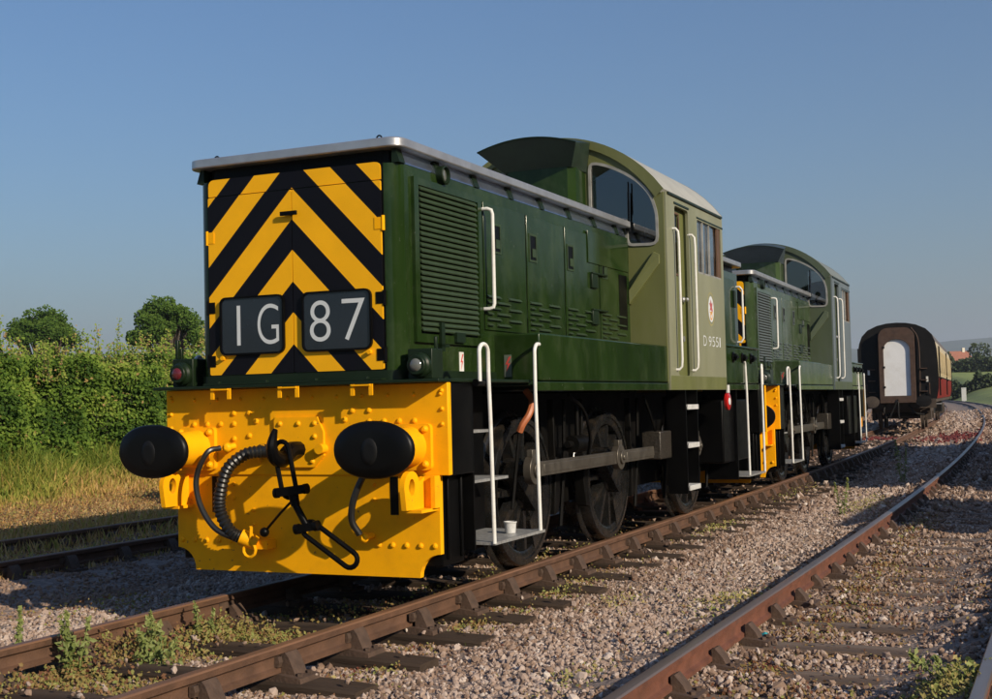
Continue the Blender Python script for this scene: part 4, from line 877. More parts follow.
def build_coach(y):
    R = empty('railway_coach', (-g(y)+.22, y, 0), math.atan(gs(y+8))+.006); LN = 19.8
    z0 = 1.10
    prof = [(-1.28, z0), (-1.355, 1.45), (-1.37, 1.85), (-1.355, 2.35), (-1.325, 2.85), (-1.28, 3.10), (-1.18, 3.36), (-.98, 3.57), (-.66, 3.72), (-.33, 3.79), (0, 3.81)]
    prof = prof + [(-x, z) for x, z in prof[-2::-1]]
    # end
    b = MB(); b.prism(prof, 'xz', 0, .03); b.build('end_wall', C_end, R, smooth=20)
    def skin(name, idx, m, dx=0):
        b = MB(); v_ = []
        for yy in (.03, LN-.03): v_ += [(prof[i][0], yy, prof[i][1]) for i in idx]
        n = len(idx); b.add(v_, [(i, i+1, n+i+1, n+i)[::-1] for i in range(n-1)]); return b.build(name, m, R, smooth=60)
    for idx in ([0, 1, 2], [18, 19, 20]): skin('lower_side', idx, C_mar)
    for idx in ([2, 3, 4, 5], [15, 16, 17, 18]): skin('upper_side', idx, C_cream)
    skin('roof', list(range(5, 16)), C_roof)
    b = MB(); b.prism(prof, 'xz', LN-.03, LN); b.build('end_wall', C_end, R, smooth=20)
    b = MB(); b.box(-1.25, 1.25, .04, LN-.04, z0-.12, z0+.01); b.build('floor_frame', C_bogie, R, smooth=0)
    for s in (-1, 1):
        b = MB(); b.box(s*1.375, s*1.385, .1, LN-.1, 1.83, 1.87); b.build('waist_line', C_end, R, smooth=0)
        for k in range(9):
            yy = 1.6+k*1.95
            b = MB(); xx = lambda w: s*(1.372-.035*(w-1.95))
            for (a, c, m, d) in ((0, 1.2, C_roof, .004),):
                b.add([(xx(2.0)+s*.006, yy, 2.0), (xx(2.0)+s*.006, yy+1.2, 2.0), (xx(2.78)+s*.006, yy+1.2, 2.78), (xx(2.78)+s*.006, yy, 2.78), (xx(2.0)-s*.02, yy, 2.0), (xx(2.0)-s*.02, yy+1.2, 2.0), (xx(2.78)-s*.02, yy+1.2, 2.78), (xx(2.78)-s*.02, yy, 2.78)], [(0,1,2,3),(0,4,5,1),(1,5,6,2),(2,6,7,3),(3,7,4,0)])
            w = b.build('window', C_glass, R, smooth=0)
            b = MB()
            for (ya, yb_, za, zb_) in ((yy-.04, yy, 1.96, 2.82), (yy+1.2, yy+1.24, 1.96, 2.82), (yy, yy+1.2, 1.96, 2.0), (yy, yy+1.2, 2.78, 2.82)):
                b.add([(xx(za)+s*q, p, r) for q in (-.02, .012) for p in (ya, yb_) for r in (za, zb_)], [(0,1,3,2),(4,6,7,5),(0,4,5,1),(2,3,7,6),(0,2,6,4),(1,5,7,3)])
            b.build('window_frame', C_cream, w, smooth=0)
        for yy in (.5, 9.9, LN-1.1):
            b = MB(); b.box(s*1.36, s*1.392, yy, yy+.02, 1.2, 2.95); b.box(s*1.36, s*1.392, yy+.68, yy+.70, 1.2, 2.95); b.cyl((s*1.38, yy+.6, 1.8), (s*1.43, yy+.6, 1.8), .03); b.build('door_edge', C_end, R, smooth=0)
        b = MB(); b.box(s*1.2, s*1.40, .3, 1.1, .90, .93); b.build('footboard', G['chequer'], R, smooth=0)
    # gangway
    def arch(hw, zb_, zt): return [(-hw, zb_), (hw, zb_)] + [(hw*math.cos(a), zt-hw*.85+hw*.85*math.sin(a)) for a in np.linspace(0, PI, 13)]
    def arch2(hw, zb_, zt, r): return [(hw, zb_), (hw, zt-r)] + [(hw-r+r*math.cos(a), zt-r+r*math.sin(a)) for a in np.linspace(0, PI/2, 6)] + [(-hw+r+r*math.cos(a), zt-r+r*math.sin(a)) for a in np.linspace(PI/2, PI, 6)] + [(-hw, zt-r), (-hw, zb_)]
    O = arch2(.60, .98, 3.62, .32); I = arch(.445, 1.22, 3.22); b = MB()
    b.wall(O, [I], lambda u, w: (u, -.32, w))
    for Lp in (O, I): m_ = len(Lp); b.add([(u, -.32, w) for u, w in Lp]+[(u, .0, w) for u, w in Lp], [(i, (i+1) % m_, m_+(i+1) % m_, m_+i) for i in range(m_)])
    gw = b.build('gangway_frame', C_gang, R, smooth=25)
    b = MB(); b.prism(arch(.444, 1.225, 3.215), 'xz', -.24, -.20); b.build('gangway_door', C_door, gw, smooth=25)
    for z in (1.5, 2.2, 2.9): b = MB(); b.box(-.47, -.40, -.335, -.25, z, z+.07); b.build('hinge', C_end, gw)
    b = MB(); b.bar((0, -.33, 1.1), (-.3, -.35, .45), .05, .05); b.build('support_strut', C_end, gw)
    # lamps irons, white markers
    for (x, z) in ((-.98, 2.0), (.98, 1.72)):
        b = MB(); b.box(x-.035, x+.035, -.07, -.03, z-.02, z+.16); lmk = b.build('lamp_marker', G['white'], R, smooth=0); b = MB(); b.bar((x-.28, -.02, z), (x-.036, -.02, z), .02, .02); b.build('lamp_bracket', C_gang, lmk, smooth=0)
    for x in (-1.05, 1.05):
        b = MB(); b.tube([(x, -.02, 1.25), (x, -.06, 1.28), (x, -.06, 1.62), (x, -.02, 1.65)], .016, 6); b.build('end_handrail', C_gang, R)
        for z in (1.35, 1.75, 2.15): b = MB(); b.box(x*.84-.11, x*.84+.11, -.13, -.0, z, z+.03); b.build('end_step', C_gang, R, smooth=0)
    b = MB(); b.tube(smooth_path([(.72, -.03, 1.15), (.75, -.06, 2.2), (.72, -.05, 3.2), (.5, -.03, 3.62)], 5), .02, 6); b.build('end_conduit', C_gang, R)
    b = MB(); b.box(-1.25, 1.25, -.04, .04, .78, 1.10); b.build('headstock', C_bogie, R, smooth=0)
    for s in (-1, 1):
        x = s*.865; b = MB(); b.lathe([(0, .13), (.25, .11), (.26, .08), (.5, .08)], (x, -.04, 1.02), (0, -1, 0), 18)
        bf = b.build('buffer', C_bogie, R); b = MB(); b.lathe([(.49, .20), (.505, .255), (.53, .255), (.545, .12)], (x, -.04, 1.02), (0, -1, 0), 28, sy=.8); b.build('buffer_head', C_bogie if s < 0 else C_end, bf)
    for nm, pp in (('vacuum_hose', [(-.45, -.1, .9), (-.5, -.2, .7), (-.42, -.15, .42)]), ('steam_hose', [(.35, -.1, .9), (.55, -.28, .62), (.85, -.2, .55)]), ('coupling', [(0, -.05, 1.0), (0, -.3, 1.0), (0, -.32, .6), (.02, -.3, .4)])): b = MB(); b.tube(smooth_path(pp, 5), .033, 8); b.build(nm, C_end, R)
    for yc in (2.7, LN-2.7):
        b = MB()
        for s in (-1, 1):
            b.box(s*.95-.05, s*.95+.05, yc-1.7, yc+1.7, .62, .78); b.box(s*.95-.04, s*.95+.04, yc-.35, yc+.35, .34, .62)
            for dy in (-1.3, 1.3): b.box(s*.95-.07, s*.95+.07, yc+dy-.16, yc+dy+.16, .34, .66)
        b.box(-.9, .9, yc-.25, yc+.25, .62, .98); b.box(-1.0, 1.0, yc-1.7, yc-1.6, .62, .76); bg_ = b.build('bogie', C_bogie, R, smooth=0)
        for dy in (-1.3, 1.3):
            b = MB()
            for s in (-1, 1): b.lathe([(-.05, .40), (-.05, .49), (-.03, .458), (.06, .457), (.06, .40), (.02, .38), (.02, .15), (.08, .12)], (s*.72, yc+dy, .457), (s, 0, 0), 28)
            b.cyl((-.7, yc+dy, .457), (.7, yc+dy, .457), .07); b.build('wheelset', C_bogie, bg_)
    b = MB(); b.box(-.9, .9, 7.2, 9.2, .45, .97); b.build('battery_box', C_end, R, smooth=0); b = MB(); b.box(.5, 1.1, 10.5, 12.3, .5, .97); b.build('dynamo_box', C_end, R, smooth=0)
    return R
YC = 39.5
tag(build_coach(YC), 'maroon and cream railway coach with black end and white gangway door', 'coach')
# red paint chippings on the ballast beside the coach: coloured stones
def patch(cx, cy, rx, ry, n, col, name, label):
    x = cx+rng.normal(0, rx, n); y = cy+rng.normal(0, ry, n); s = rng.uniform(.03, .07, n)
    P_ = np.stack([x-gv(y), y, bed_z(x, y)+.03+s*.5], -1)
    o = add_mesh(name, stones_mesh(name, P_, s, rng.random(n), col)); tag(o, label, 'gravel', kind='stuff'); return o
patch(2.1, 36.5, .35, 2.0, 600, C_red, 'red_gravel', 'patch of dark red gravel between the tracks beside the coach')
patch(-.3, 37.2, .5, .7, 350, C_red, 'red_gravel', 'dark red gravel lying under the coach buffers')

# scrap of turquoise plastic on the ballast
b = MB(); b.add([(0,0,0),(.05,.01,.012),(.06,.05,.03),(.02,.045,.045),(-.02,.03,.02),(.03,.02,.04)], [(0,1,5),(1,2,5),(2,3,5),(3,4,5),(4,0,5),(4,3,2,1,0)])
o = b.build('plastic_scrap', mat('turquoise_plastic', (.03, .32, .36), .4), smooth=0); o.location = (3.06, .44, -.15); o.scale = (.5, .5, .5); tag(o, 'tiny scrap of turquoise plastic litter beside the right-hand rail', 'litter')
# ------------------------------------------------------------------ vegetation
def quads(P, size, rnd, tilt=None, aspect=1.0):
    n = len(P); Rm_ = rand_rot(n) if tilt is None else tilt
    q = np.array([(-.5, -.0, 0), (0, -.32*aspect, .06), (.5, 0, 0), (0, .32*aspect, .06)]); V = np.einsum('nij,kj->nki', Rm_, q)*size[:, None, None]+P[:, None, :]
    F = np.arange(n*4).reshape(n, 4); return V.reshape(-1, 3), F, np.repeat(rnd, 4)
def bias_rot(n, bias, spread):
    z = np.array(bias)[None]+rng.normal(0, spread, (n, 3)); z /= np.linalg.norm(z, axis=1)[:, None]
    a = rng.normal(size=(n, 3)); x = np.cross(a, z); x /= np.linalg.norm(x, axis=1)[:, None]; y = np.cross(z, x)
    return np.stack([x, y, z], -1)
def leaves(name, P, size, rnd, m, parent=None, aspect=1.0, bias=(.75, -.35, .55), spread=.55):
    v, f, r = quads(P, size, rnd, bias_rot(len(P), bias, spread), aspect); return add_mesh(name, np_mesh(name, v, f, m, r), parent)
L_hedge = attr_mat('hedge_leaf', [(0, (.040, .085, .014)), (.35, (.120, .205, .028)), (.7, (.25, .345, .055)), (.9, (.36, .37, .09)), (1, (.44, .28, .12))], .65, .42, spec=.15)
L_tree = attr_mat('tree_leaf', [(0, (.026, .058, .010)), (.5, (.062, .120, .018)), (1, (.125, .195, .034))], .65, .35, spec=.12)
L_dark = attr_mat('far_leaf', [(0, (.016, .030, .010)), (.5, (.034, .055, .016)), (1, (.065, .085, .026))], .6, .25)
L_weed = attr_mat('weed_leaf', [(0, (.08, .12, .03)), (.5, (.17, .21, .055)), (1, (.32, .35, .12))], .55, .35)
L_low = attr_mat('ground_cover_leaf', [(0, (.13, .04, .025)), (.3, (.26, .14, .06)), (.6, (.26, .22, .065)), (.85, (.23, .27, .07)), (1, (.42, .34, .13))], .6, .3)
L_grass = attr_mat('grass_blade', [(0, (.16, .22, .03)), (.3, (.30, .31, .05)), (.55, (.48, .36, .10)), (.8, (.56, .32, .12)), (1, (.62, .45, .22))], .7, .35)
M_bark = mat('bark', (.07, .055, .042), .9, var=.3, scale=5, bump=.5)
# hedge along the left boundary
HX = -11.2
def hedge():
    R = empty('hedge', (HX, 14, .2)); tag(R, 'long thick green hedge with ragged top behind the left siding', 'hedge')
    n = 150000; y = rng.uniform(1.5, 34, n)
    topz = 2.13+.09*np.sin(y*1.1)+.08*np.sin(y*2.7+1)+.07*np.sin(y*6.1)
    w = rng.random(n); front = w < .75
    zz = np.where(front, rng.uniform(0, 1, n)**.9*topz, topz-np.abs(rng.normal(0, .12, n)))
    bulge = .28*np.sin(y*1.7+zz*1.3)+.2*np.sin(y*3.9-zz*2.2)+.12*np.sin(y*7.7+zz*5)
    depth = np.abs(rng.normal(0, .22, n))
    x = np.where(front, HX+.9+bulge*(.6)-depth-.25*(zz/topz)**3, HX+rng.uniform(-1.6, .8, n))
    P_ = np.stack([x, y, zz+.15], -1); s = rng.uniform(.045, .095, n)
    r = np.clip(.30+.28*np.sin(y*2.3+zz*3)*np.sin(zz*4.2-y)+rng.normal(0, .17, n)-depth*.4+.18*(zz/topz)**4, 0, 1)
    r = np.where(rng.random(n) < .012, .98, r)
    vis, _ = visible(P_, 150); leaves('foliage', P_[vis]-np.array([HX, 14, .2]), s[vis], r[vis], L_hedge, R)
    # upright shoots along the top
    pts = []; rr = []; tb = MB()
    for k in range(900):
        y_ = rng.uniform(1.5, 34); x_ = HX+rng.uniform(-.6, .8); h = rng.gamma(2.4, .10)+.06; z_ = 2.16; lean = rng.normal(0, .16, 2)
        top = np.array([x_+lean[0]*h, y_+lean[1]*h, z_+h]); bot = np.array([x_, y_, z_-.3])
        m_ = int(20+h*110); t = rng.random((m_, 1)); pts.append(bot+(top-bot)*t+rng.normal(0, .035, (m_, 3))); rr.append(np.clip(.72+rng.normal(0, .2, m_), 0, 1))
        tb.tube([tuple(bot-np.array([HX, 14, .2])), tuple(top-np.array([HX, 14, .2]))], [.006, .003], 4)
    P_ = np.concatenate(pts); leaves('top_shoots', P_-np.array([HX, 14, .2]), rng.uniform(.035, .075, len(P_)), np.concatenate(rr), L_hedge, R)
    tb.build('shoot_stems', M_bark, R)['kind'] = 'stuff'
    b = MB(); ys_ = np.linspace(1.5, 34, 60)  # added dark core that blocks light through the leaves
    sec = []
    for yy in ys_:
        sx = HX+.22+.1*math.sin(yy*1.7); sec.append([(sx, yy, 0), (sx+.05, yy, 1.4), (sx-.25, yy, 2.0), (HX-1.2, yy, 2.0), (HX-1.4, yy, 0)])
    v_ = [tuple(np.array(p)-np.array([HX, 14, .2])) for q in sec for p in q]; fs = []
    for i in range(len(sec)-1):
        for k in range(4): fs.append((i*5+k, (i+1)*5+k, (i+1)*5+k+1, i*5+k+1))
    b.add(v_, fs); b.build('light_block_core', mat('hedge_inside', (.022, .030, .010), .9, var=.5, scale=8), R)
hedge()
# verge grass: uncountable blades
def blades(n, xf, yf, hf, rf, name, label, wd=.008, m=None):
    x = xf(n); y = yf(n); h = hf(x, y, n); r = rf(x, y, n); z = bed_z(x, y)-.02
    P0 = np.stack([x-gv(y), y, z], -1); vis, w = visible(P0, 120); P0, h, r, w = P0[vis], h[vis], r[vis], w[vis]; k = len(P0)
    a = rng.uniform(0, 2*PI, k); side = np.stack([np.cos(a), np.sin(a), 0*a], -1)*(wd*(1+w/14))[:, None]; bend = np.stack([rng.normal(0, .28, k), rng.normal(0, .28, k), np.ones(k)], -1)
    mid = P0+bend*np.array([.45, .45, .6])*h[:, None]; tip = P0+bend*h[:, None]*np.array([1.2, 1.2, 1])
    V = np.stack([P0-side, P0+side, mid+side*.7, mid-side*.7, tip, tip], 1)
    F = np.concatenate([np.stack([np.arange(k)*6+i for i in q], -1) for q in ((0, 1, 2, 3), (3, 2, 4, 5))])
    V[:, 5] += side*.15; o = add_mesh(name, np_mesh(name, V.reshape(-1, 3), F, m or L_grass, np.repeat(r, 6))); tag(o, label, 'grass', kind='stuff'); return o
blades(80000, lambda n: rng.uniform(-10.4, -6.0, n), lambda n: rng.uniform(0, 24, n),
       lambda x, y, n: (.05+.38*np.clip((-7.4-x)/2.8, 0, 1)**1.4)*rng.uniform(.4, 1.4, n)*(1+.45*np.sin(y*1.9+x)*np.sin(y*.7)),
       lambda x, y, n: np.clip(.88-.80*np.clip((-7.4-x)/2.2, 0, 1)+.18*np.sin(y*1.3)*np.sin(x*2+y*.4)+rng.normal(0, .17, n), 0, 1), 'verge_grass', 'dry straw coloured and green grass below the hedge', .006)
blades(34000, lambda n: rng.uniform(-6.6, -3.9, n), lambda n: rng.uniform(0, 20, n), lambda x, y, n: rng.uniform(.03, .13, n)*np.where(x < -5.3, 1.5, .8), lambda x, y, n: np.clip(.7+rng.normal(0, .25, n), 0, 1), 'siding_grass', 'rough low grass growing through the shaded siding', .005)
# low ground cover among the sleepers
def cover(name, label, spots, m):
    Ps = []; Rs = []; Ss = []
    for (x, y, rx, ry, h, n, c) in spots:
        px = x+rng.normal(0, rx, n); py = y+rng.normal(0, ry, n); d = np.exp(-((px-x)/rx)**2/2-((py-y)/ry)**2/2)
        clump = .5+.5*np.sin(px*31)*np.sin(py*27)
        pz = bed_z(px, py)+rng.random(n)*h*(.25+d)*(.4+.8*clump); Ps.append(np.stack([px-gv(py), py, pz], -1)); Rs.append(np.clip(c+rng.normal(0, .22, n), 0, 1)); Ss.append(rng.uniform(.014, .036, n))
    P_ = np.concatenate(Ps); o = leaves(name, P_, np.concatenate(Ss), np.concatenate(Rs), m); tag(o, label, 'ground cover', kind='stuff')
cover('creeping_weeds', 'low reddish and yellow-green weeds creeping between the rails before the locomotive', [
    (-.55, -1.15, .17, .42, .22, 2600, .48), (-.62, -2.2, .17, .32, .17, 1700, .45), (-.45, -.35, .24, .28, .17, 2600, .58), (-.05, -.30, .25, .22, .12, 1300, .58), (-.62, .1, .12, .3, .13, 700, .6), (-.25, -1.75, .30, .25, .09, 1100, .5), (.05, -1.9, .22, .30, .07, 700, .5),
    (.0, .6, .5, .4, .12, 1200, .45), (.3, 1.6, .35, .6, .12, 900, .5), (.35, 3.3, .30, .8, .18, 1500, .5), (.4, 5.4, .25, .8, .16, 1200, .55), (-.2, 7.0, .5, .8, .14, 700, .5)], L_low)
cover('verge_litter', 'reddish dry undergrowth along the foot of the verge', [(-7.2, 3.5+1.2*q, .55, .8, .16, 1800, .35) for q in range(9)]+[(-4.8, 1+1.5*q, .6, .9, .08, 700, .3) for q in range(7)], L_low)
cover('leaf_litter', 'brown dead leaf litter lying against the right-hand rails', [(3.22, -1.2, .14, 1.0, .04, 1500, .28), (3.25, 1.2, .15, 1.0, .05, 2000, .30), (3.25, 3.6, .14, 1.2, .05, 1800, .30), (3.25, 7.2, .13, 1.8, .06, 1600, .32), (.95, 1.5, .12, 2.2, .04, 1800, .28), (.3, -2.2, .4, .5, .03, 900, .2), (3.7, 2.5, .6, 2.5, .03, 2600, .25), (1.9, 3, .6, 3, .03, 1400, .3)], L_low)
cover('gravel_weeds', 'small tufts of yellow-green weeds dotted over the stones beside the tracks', [
    (.98, .55, .10, .35, .06, 420, .6), (1.02, 2.2, .10, .5, .10, 420, .75), (1.55, 2.0, .10, .3, .05, 160, .85), (2.45, 1.9, .16, .35, .05, 420, .9), (3.3, 1.0, .18, .9, .06, 900, .42), (3.3, 3.5, .16, 1.2, .07, 900, .42), (3.2, 7.5, .12, 1.4, .08, 500, .45),
    (3.55, -.9, .3, .25, .05, 500, .3), (4.3, -1.0, .10, .22, .12, 900, .85), (2.3, -.8, .12, .3, .04, 160, .8), (1.1, -.9, .1, .4, .05, 200, .55), (2.3, 10.4, .2, .6, .16, 500, .9), (1.0, 7.3, .1, .7, .10, 420, .8), (-1.3, -.3, .2, .5, .08, 500, .55), (-2.2, .6, .4, .5, .10, 500, .5), (.9, 13, .15, 2, .12, 700, .55)], L_low)
def weed(x, y, h, n, label, group, spread=.05, m=L_weed, leaf=.05):
    z = float(bed_z(np.array(x), np.array(y)))-.02; R = empty('tall_weed', (x-g(y), y, z)); tag(R, label, 'weed', group)
    st = MB(); pts = []; rr = []; sz = []
    for k in range(n):
        a = rng.uniform(0, 2*PI); hh = h*rng.uniform(.7, 1.05); b0 = np.array([spread*math.cos(a)*.4, spread*math.sin(a)*.4, 0]); tp = b0+np.array([spread*math.cos(a)*1.6, spread*math.sin(a)*1.6, hh]); 
        st.tube(smooth_path([b0, (b0+tp)/2+rng.normal(0, .01, 3), tp], 4), [.0055]*4+[.003]*5, 5)
        m_ = int(90*hh/.4); t = rng.random(m_)**.8; ang = rng.uniform(0, 2*PI, m_); rad = (.25+.75*np.sin(np.clip(t*1.15, 0, 1)*PI))*spread*1.3*rng.random(m_)
        rad = np.where(t > .85, rad*.6, rad)
        pts.append(b0+(tp-b0)*t[:, None]+np.stack([np.cos(ang)*rad, np.sin(ang)*rad, rng.normal(0, .012, m_)], -1)); rr.append(np.clip(.25+.6*t+rng.normal(0, .15, m_), 0, 1)); sz.append(leaf*rng.uniform(.5, 1.1, m_))
    st.build('stem', L_stem, R); P_ = np.concatenate(pts); leaves('leaves', P_, np.concatenate(sz), np.concatenate(rr), m, R, aspect=.8)
L_stem = mat('weed_stem', (.16, .20, .05), .7)
GW = 'weeds growing in front of the locomotive'
weed(-.60, -1.55, .46, 3, 'tall leafy green weed against the left rail, tallest in the group', GW)
weed(-.45, -1.0, .38, 2, 'upright green weed between the rails, just right of the tallest weed', GW, .045)
weed(-.50, -.48, .34, 2, 'upright green weed by the left rail, nearest the locomotive', GW, .045)
weed(-.20, -1.25, .30, 4, 'bushy pale green weed standing free between the rails', GW, .075)
weed(-.62, -2.55, .24, 4, 'bushy green weed at the far left edge of the photo', GW, .08)
weed(-1.5, -1.1, .40, 1, 'thin spindly weed on the ballast outside the left rail', GW, .02)
weed(2.1, 9.6, .55, 2, 'thin tall weed growing between the tracks near the second locomotive', 'weeds between the tracks', .05)
weed(2.3, 15.0, .75, 2, 'tall thin weed in the shade between the tracks, further off', 'weeds between the tracks', .06)
weed(4.28, -.75, .16, 5, 'low bushy green plant against the right-hand rail at the photo edge', 'weeds between the tracks', .10)

# trees
def tree(x, y, base, H, rx, rz, cz, label, m, n=9000, leaf=.3, lobes=16, group=None, name='tree', seed=1, flat=.6):
    r_ = np.random.default_rng(seed); R = empty(name, (x, y, base)); tag(R, label, 'tree', group)
    t = MB(); t.tube([(0, 0, 0), (.1, 0, H*.25), (0, .1, H*.5), (.05, 0, H*.78)], [H*.035, H*.028, H*.02, H*.008], 8)
    C_ = []
    for k in range(lobes):
        a = r_.uniform(0, 2*PI); q = math.sqrt(r_.uniform(.02, 1.0))*.95; zz = cz+rz*(-.85+1.55*math.sqrt(1-q*q)*r_.uniform(.45, 1.0))
        c = np.array([math.cos(a)*q*rx*.85, math.sin(a)*q*rx*.85, zz]); C_.append((c, rx*r_.uniform(.17, .30)))
        s0 = np.array([0, 0, H*r_.uniform(.25, .5)]); t.tube([s0, (s0+c)/2+r_.normal(0, .2, 3), c], [H*.014, H*.009, H*.004], 5)
    t.build('trunk', M_bark, R)
    pts = []; rr = []
    for (c, rad) in C_:
        k = n//lobes; d = r_.normal(size=(k, 3)); d /= np.linalg.norm(d, axis=1)[:, None]; q = r_.uniform(.55, 1.08, k)**.7
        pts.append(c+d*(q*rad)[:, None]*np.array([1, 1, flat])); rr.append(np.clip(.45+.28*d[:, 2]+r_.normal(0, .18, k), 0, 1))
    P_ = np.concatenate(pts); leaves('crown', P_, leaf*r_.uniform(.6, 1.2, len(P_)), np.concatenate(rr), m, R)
def ray_pt(u, v, D):
    d = CD+CR*((u-496)/FPX)-CU*((v-349.5)/FPX); d = d/math.hypot(d[0], d[1]); return CAM+d*D
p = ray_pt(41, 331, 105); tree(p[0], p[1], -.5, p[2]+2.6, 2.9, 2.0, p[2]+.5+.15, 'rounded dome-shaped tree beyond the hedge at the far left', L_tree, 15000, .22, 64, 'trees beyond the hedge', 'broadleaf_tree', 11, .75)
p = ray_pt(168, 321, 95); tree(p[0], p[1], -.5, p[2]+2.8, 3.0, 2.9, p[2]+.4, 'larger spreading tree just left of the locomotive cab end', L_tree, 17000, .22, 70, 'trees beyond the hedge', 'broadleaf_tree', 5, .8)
# distant trees on the right
far = [(990, 358, 330, 7.0, 'large round-topped tree rising over the far hedge at the right edge'), (975, 364, 325, 5.5, 'dark bushy tree left of the round-topped one at the right edge'), (955, 369, 322, 4.2, 'low dark tree just right of the coach, below the red roof'), (940, 371, 318, 4.0, 'low dark tree half hidden behind the coach')]
for i, (u, v, D, r, lb) in enumerate(far):
    p = ray_pt(u, v, D); tree(p[0], p[1], -.5, p[2]+r*.7, r*1.25, r*.75, p[2]-.2, lb, L_dark, 3600, .85, 14, 'trees on the far side of the field', 'far_tree', 30+i, .75)
p = ray_pt(1012, 362, 335); tree(p[0], p[1], -.5, p[2]+5, 8, 5, p[2], 'dark tree at the right-hand end of the far tree row', L_dark, 3200, .85, 12, 'trees on the far side of the field', 'far_tree', 44, .75)
# rising field right of the curve
def ss(t): t = np.clip(t, 0, 1); return t*t*(3-2*t)
def field_z(X, Y):
    d = X+gv(Y)-5.6; return -.45+1.05*ss((d-.5)/5)*ss((Y-70)/30)+6.0*ss((Y-165)/190)*ss((d-1)/9)+.10*np.sin(X*.5)*np.sin(Y*.23)*ss(d/6)
fx = np.concatenate([np.arange(-45, 30, 1.5), np.arange(30, 110, 8)]); fy = np.concatenate([np.arange(66, 200, 2.5), np.arange(200, 480, 8)])
X_, Y_ = np.meshgrid(np.concatenate([np.arange(5.6, 40, 1.2), np.arange(40, 160, 8)]), fy); Z_ = field_z(X_-gv(Y_), Y_); n_, m_ = X_.shape
v = np.stack([X_-gv(Y_), Y_, Z_], -1).reshape(-1, 3); i_ = np.arange(n_*m_).reshape(n_, m_); f = np.stack([i_[:-1,:-1], i_[:-1,1:], i_[1:,1:], i_[1:,:-1]], -1).reshape(-1, 4)
M_grassy = mat('meadow', (.20, .245, .06), .9, var=.25, scale=.4, dirt_or_sheen=(.22, .20, .07), dirt_or_sheen_amt=.5, dscale=.25, bump=.4, bscale=4)
tag(add_mesh('meadow', np_mesh('meadow', v, f, M_grassy, smooth=True)), kind='structure')
# white post
p = ray_pt(964, 397, 215); zt = float(field_z(np.array(p[0]), np.array(p[1]))); b = MB(); b.box(-.34, .34, -.11, .11, -.6, 2.05); b.box(-.37, .37, -.13, .13, 2.05, 2.18); o = b.build('marker_post', G['white'], bevel=.01); o.location = (p[0], p[1], zt); tag(o, 'small white lineside marker post in the grass by the curve', 'post')
# far field hedge (dark band) and rough field grass
def far_hedge(name, D, u0, u1, h, label, n=7000):
    a = ray_pt(u0, 390, D); b_ = ray_pt(u1, 390, D); t = rng.random(n)
    xx_ = a[0]+(b_[0]-a[0])*t; yy_ = a[1]+(b_[1]-a[1])*t+rng.normal(0, .7, n)
    P_ = np.stack([xx_, yy_, field_z(xx_, yy_)-.1+rng.random(n)**.8*h*(1+.25*np.sin(t*40)+.2*np.sin(t*91))], -1)
    R = empty(name, (float(a[0]), float(a[1]), -.5)); tag(R, label, 'hedge'); leaves('foliage', P_-np.array([a[0], a[1], -.5]), rng.uniform(.4, .9, n), np.clip(rng.normal(.4, .2, n), 0, 1), L_dark, R)
far_hedge('field_hedge', 235, 900, 1060, 2.3, 'dark low hedge crossing the field behind the white post')
far_hedge('far_field_hedge', 318, 880, 1080, 3.4, 'distant dark hedge in front of the red-roofed house')
# far house
p = ray_pt(954, 361, 420); H_ = empty('house', (p[0], p[1], -.5), .5); tag(H_, 'distant white house with orange-red tiled roof among dark trees', 'house')
hz = p[2]+.5
M_hw = mat('house_render', (.62, .56, .46), .8, var=.06); M_hr = mat('red_roof_tiles', (.30, .12, .075), .8, var=.15, scale=2)
b = MB(); b.box(-4.3, 4.3, -3, 3, 0, hz); b.build('wall', M_hw, H_, smooth=0)
b = MB(); b.prism([(-3.5, hz-.1), (3.5, hz-.1), (0, hz+3.0)], 'yz', -4.7, 4.7); rfh = b.build('roof', M_hr, H_, smooth=0)
b = MB(); b.box(2.6, 3.4, -.4, .4, hz+1.5, hz+4.0); b.build('chimney', M_hw, rfh, smooth=0)
for x in (-2.6, 0, 2.6):
    b = MB(); b.box(x-.5, x+.5, -3.06, -2.98, hz-1.8, hz-.6); w = b.build('window', C_glass, H_, smooth=0); b = MB(); b.box(x-.6, x+.6, -3.12, -2.99, hz-1.92, hz-1.8); b.build('sill', M_hw, w, smooth=0)
# hills
M_hill = mat('hill_woods', (.055, .085, .045), .95, var=.35, scale=.006, dirt_or_sheen=(.10, .11, .05), dirt_or_sheen_amt=.6, dscale=.004)
nx, ny = 90, 12; v_ = []; fs = []
for j in range(ny):
    for i in range(nx):
        x = -2600+i*60; y = 3300+j*150; t = j/(ny-1); ridge = 196+30*math.sin(i*.13+1)+16*math.sin(i*.31)+6*math.sin(i*.9)
        v_.append((x, y, -2+ridge*math.sin(min(1, t*1.25)*PI/2)**1.2))
for j in range(ny-1):
    for i in range(nx-1): fs.append((j*nx+i, j*nx+i+1, (j+1)*nx+i+1, (j+1)*nx+i))
b = MB(); b.add(v_, fs); tag(b.build('hills', M_hill, smooth=80), kind='structure')
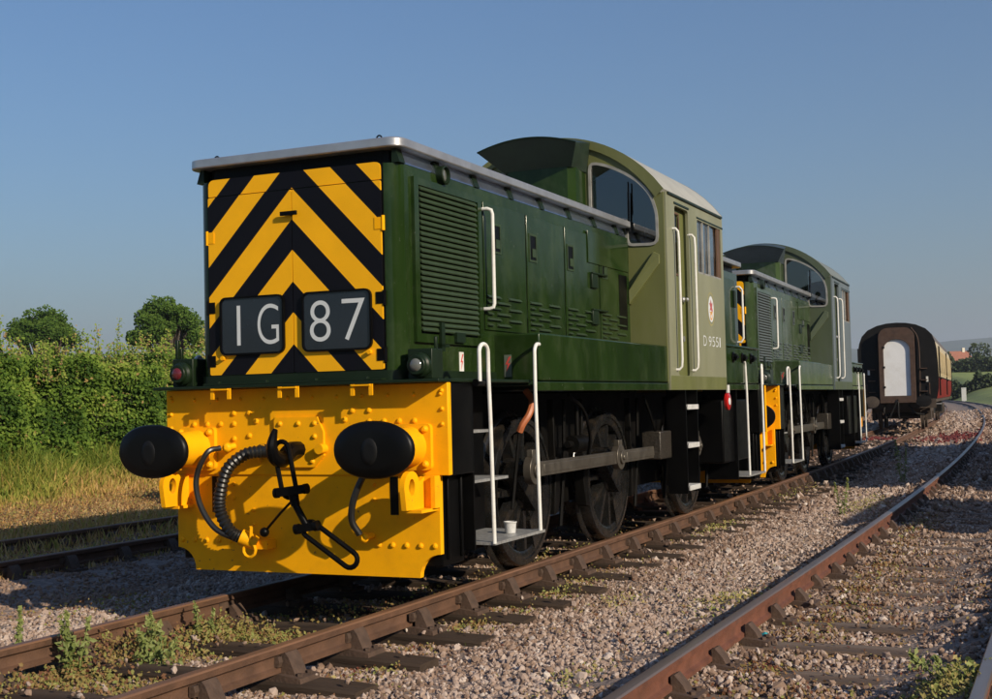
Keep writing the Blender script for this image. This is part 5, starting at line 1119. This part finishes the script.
# goods vans added out of view to throw shade across the running line
def van(y, x, LN, Hh, label):
    R = empty('shade_van', (x-g(y), y, 0)); tag(R, label, 'goods van', 'shade-casting vans added out of frame on the right')
    b = MB(); pr = [(-1.2, 1.1), (1.2, 1.1), (1.2, Hh-.45)] + [(1.2*math.cos(a), Hh-.45+.45*math.sin(a)) for a in np.linspace(.15, PI-.15, 9)] + [(-1.2, Hh-.45)]
    b.prism(pr, 'xz', 0, LN); b.build('body', C_gang, R, smooth=25)
    b = MB(); b.box(-1.2, 1.2, .05, LN-.05, .85, 1.1); b.build('underframe', C_end, R)
    for yy in (LN*.22, LN*.78):
        b = MB()
        for s in (-1, 1): b.lathe([(-.06, .4), (-.06, .49), (-.03, .46), (.06, .455), (.06, .4), (.02, .36), (.02, .12), (.07, .1)], (s*.74, yy, .46), (s, 0, 0), 24); b.box(s*1.0-.04, s*1.0+.04, yy-.5, yy+.5, .5, .9)
        b.cyl((-.74, yy, .46), (.74, yy, .46), .06); b.build('wheelset', C_end, R)
    for k in range(int(LN/1.0)):
        for s in (-1, 1): b = MB(); b.box(s*1.2, s*1.24, .3+k*1.0, .36+k*1.0, 1.1, Hh-.5); b.build('body_rib', C_gang, R, smooth=0)
# unseen tree belt added on the right to darken paint reflections: one far mass
n = 26000; yy_ = rng.uniform(-60, 190, n); top_ = 13+1.8*np.sin(yy_*.21)+1.2*np.sin(yy_*.53+1)
P_ = np.stack([44+rng.uniform(-3.5, 5, n), yy_, -.5+rng.random(n)**.8*top_], -1)
tag(leaves('reflection_tree_belt', P_, rng.uniform(.8, 1.7, n), np.clip(rng.normal(.45, .2, n), 0, 1), L_dark), 'dense belt of tall trees added out of frame on the right to darken reflections', 'wood', kind='stuff')
van(5.5, 8.7, 3.4, 2.85, 'short brown goods van added out of frame to cast shade, nearer the camera')
van(11.8, 8.7, 15.5, 4.15, 'long tall brown van added out of frame to cast shade, farthest from the camera')
# ------------------------------------------------------------------ air
b = MB(); b.box(-6100, 6100, -310, 9010, -1.6, 330)
hz_o = b.build('haze', None, smooth=0); hm = bpy.data.materials.new('haze'); hm.use_nodes = True; N = hm.node_tree.nodes; N.remove(N['Principled BSDF'])
pv = N.new('ShaderNodeVolumePrincipled'); pv.inputs['Color'].default_value = (.80, .88, 1, 1); pv.inputs['Density'].default_value = 2.0e-4; pv.inputs['Anisotropy'].default_value = .2
hm.node_tree.links.new(pv.outputs[0], N['Material Output'].inputs['Volume']); hz_o.data.materials.clear(); hz_o.data.materials.append(hm); tag(hz_o, 'thin bluish summer haze', 'haze', kind='stuff')
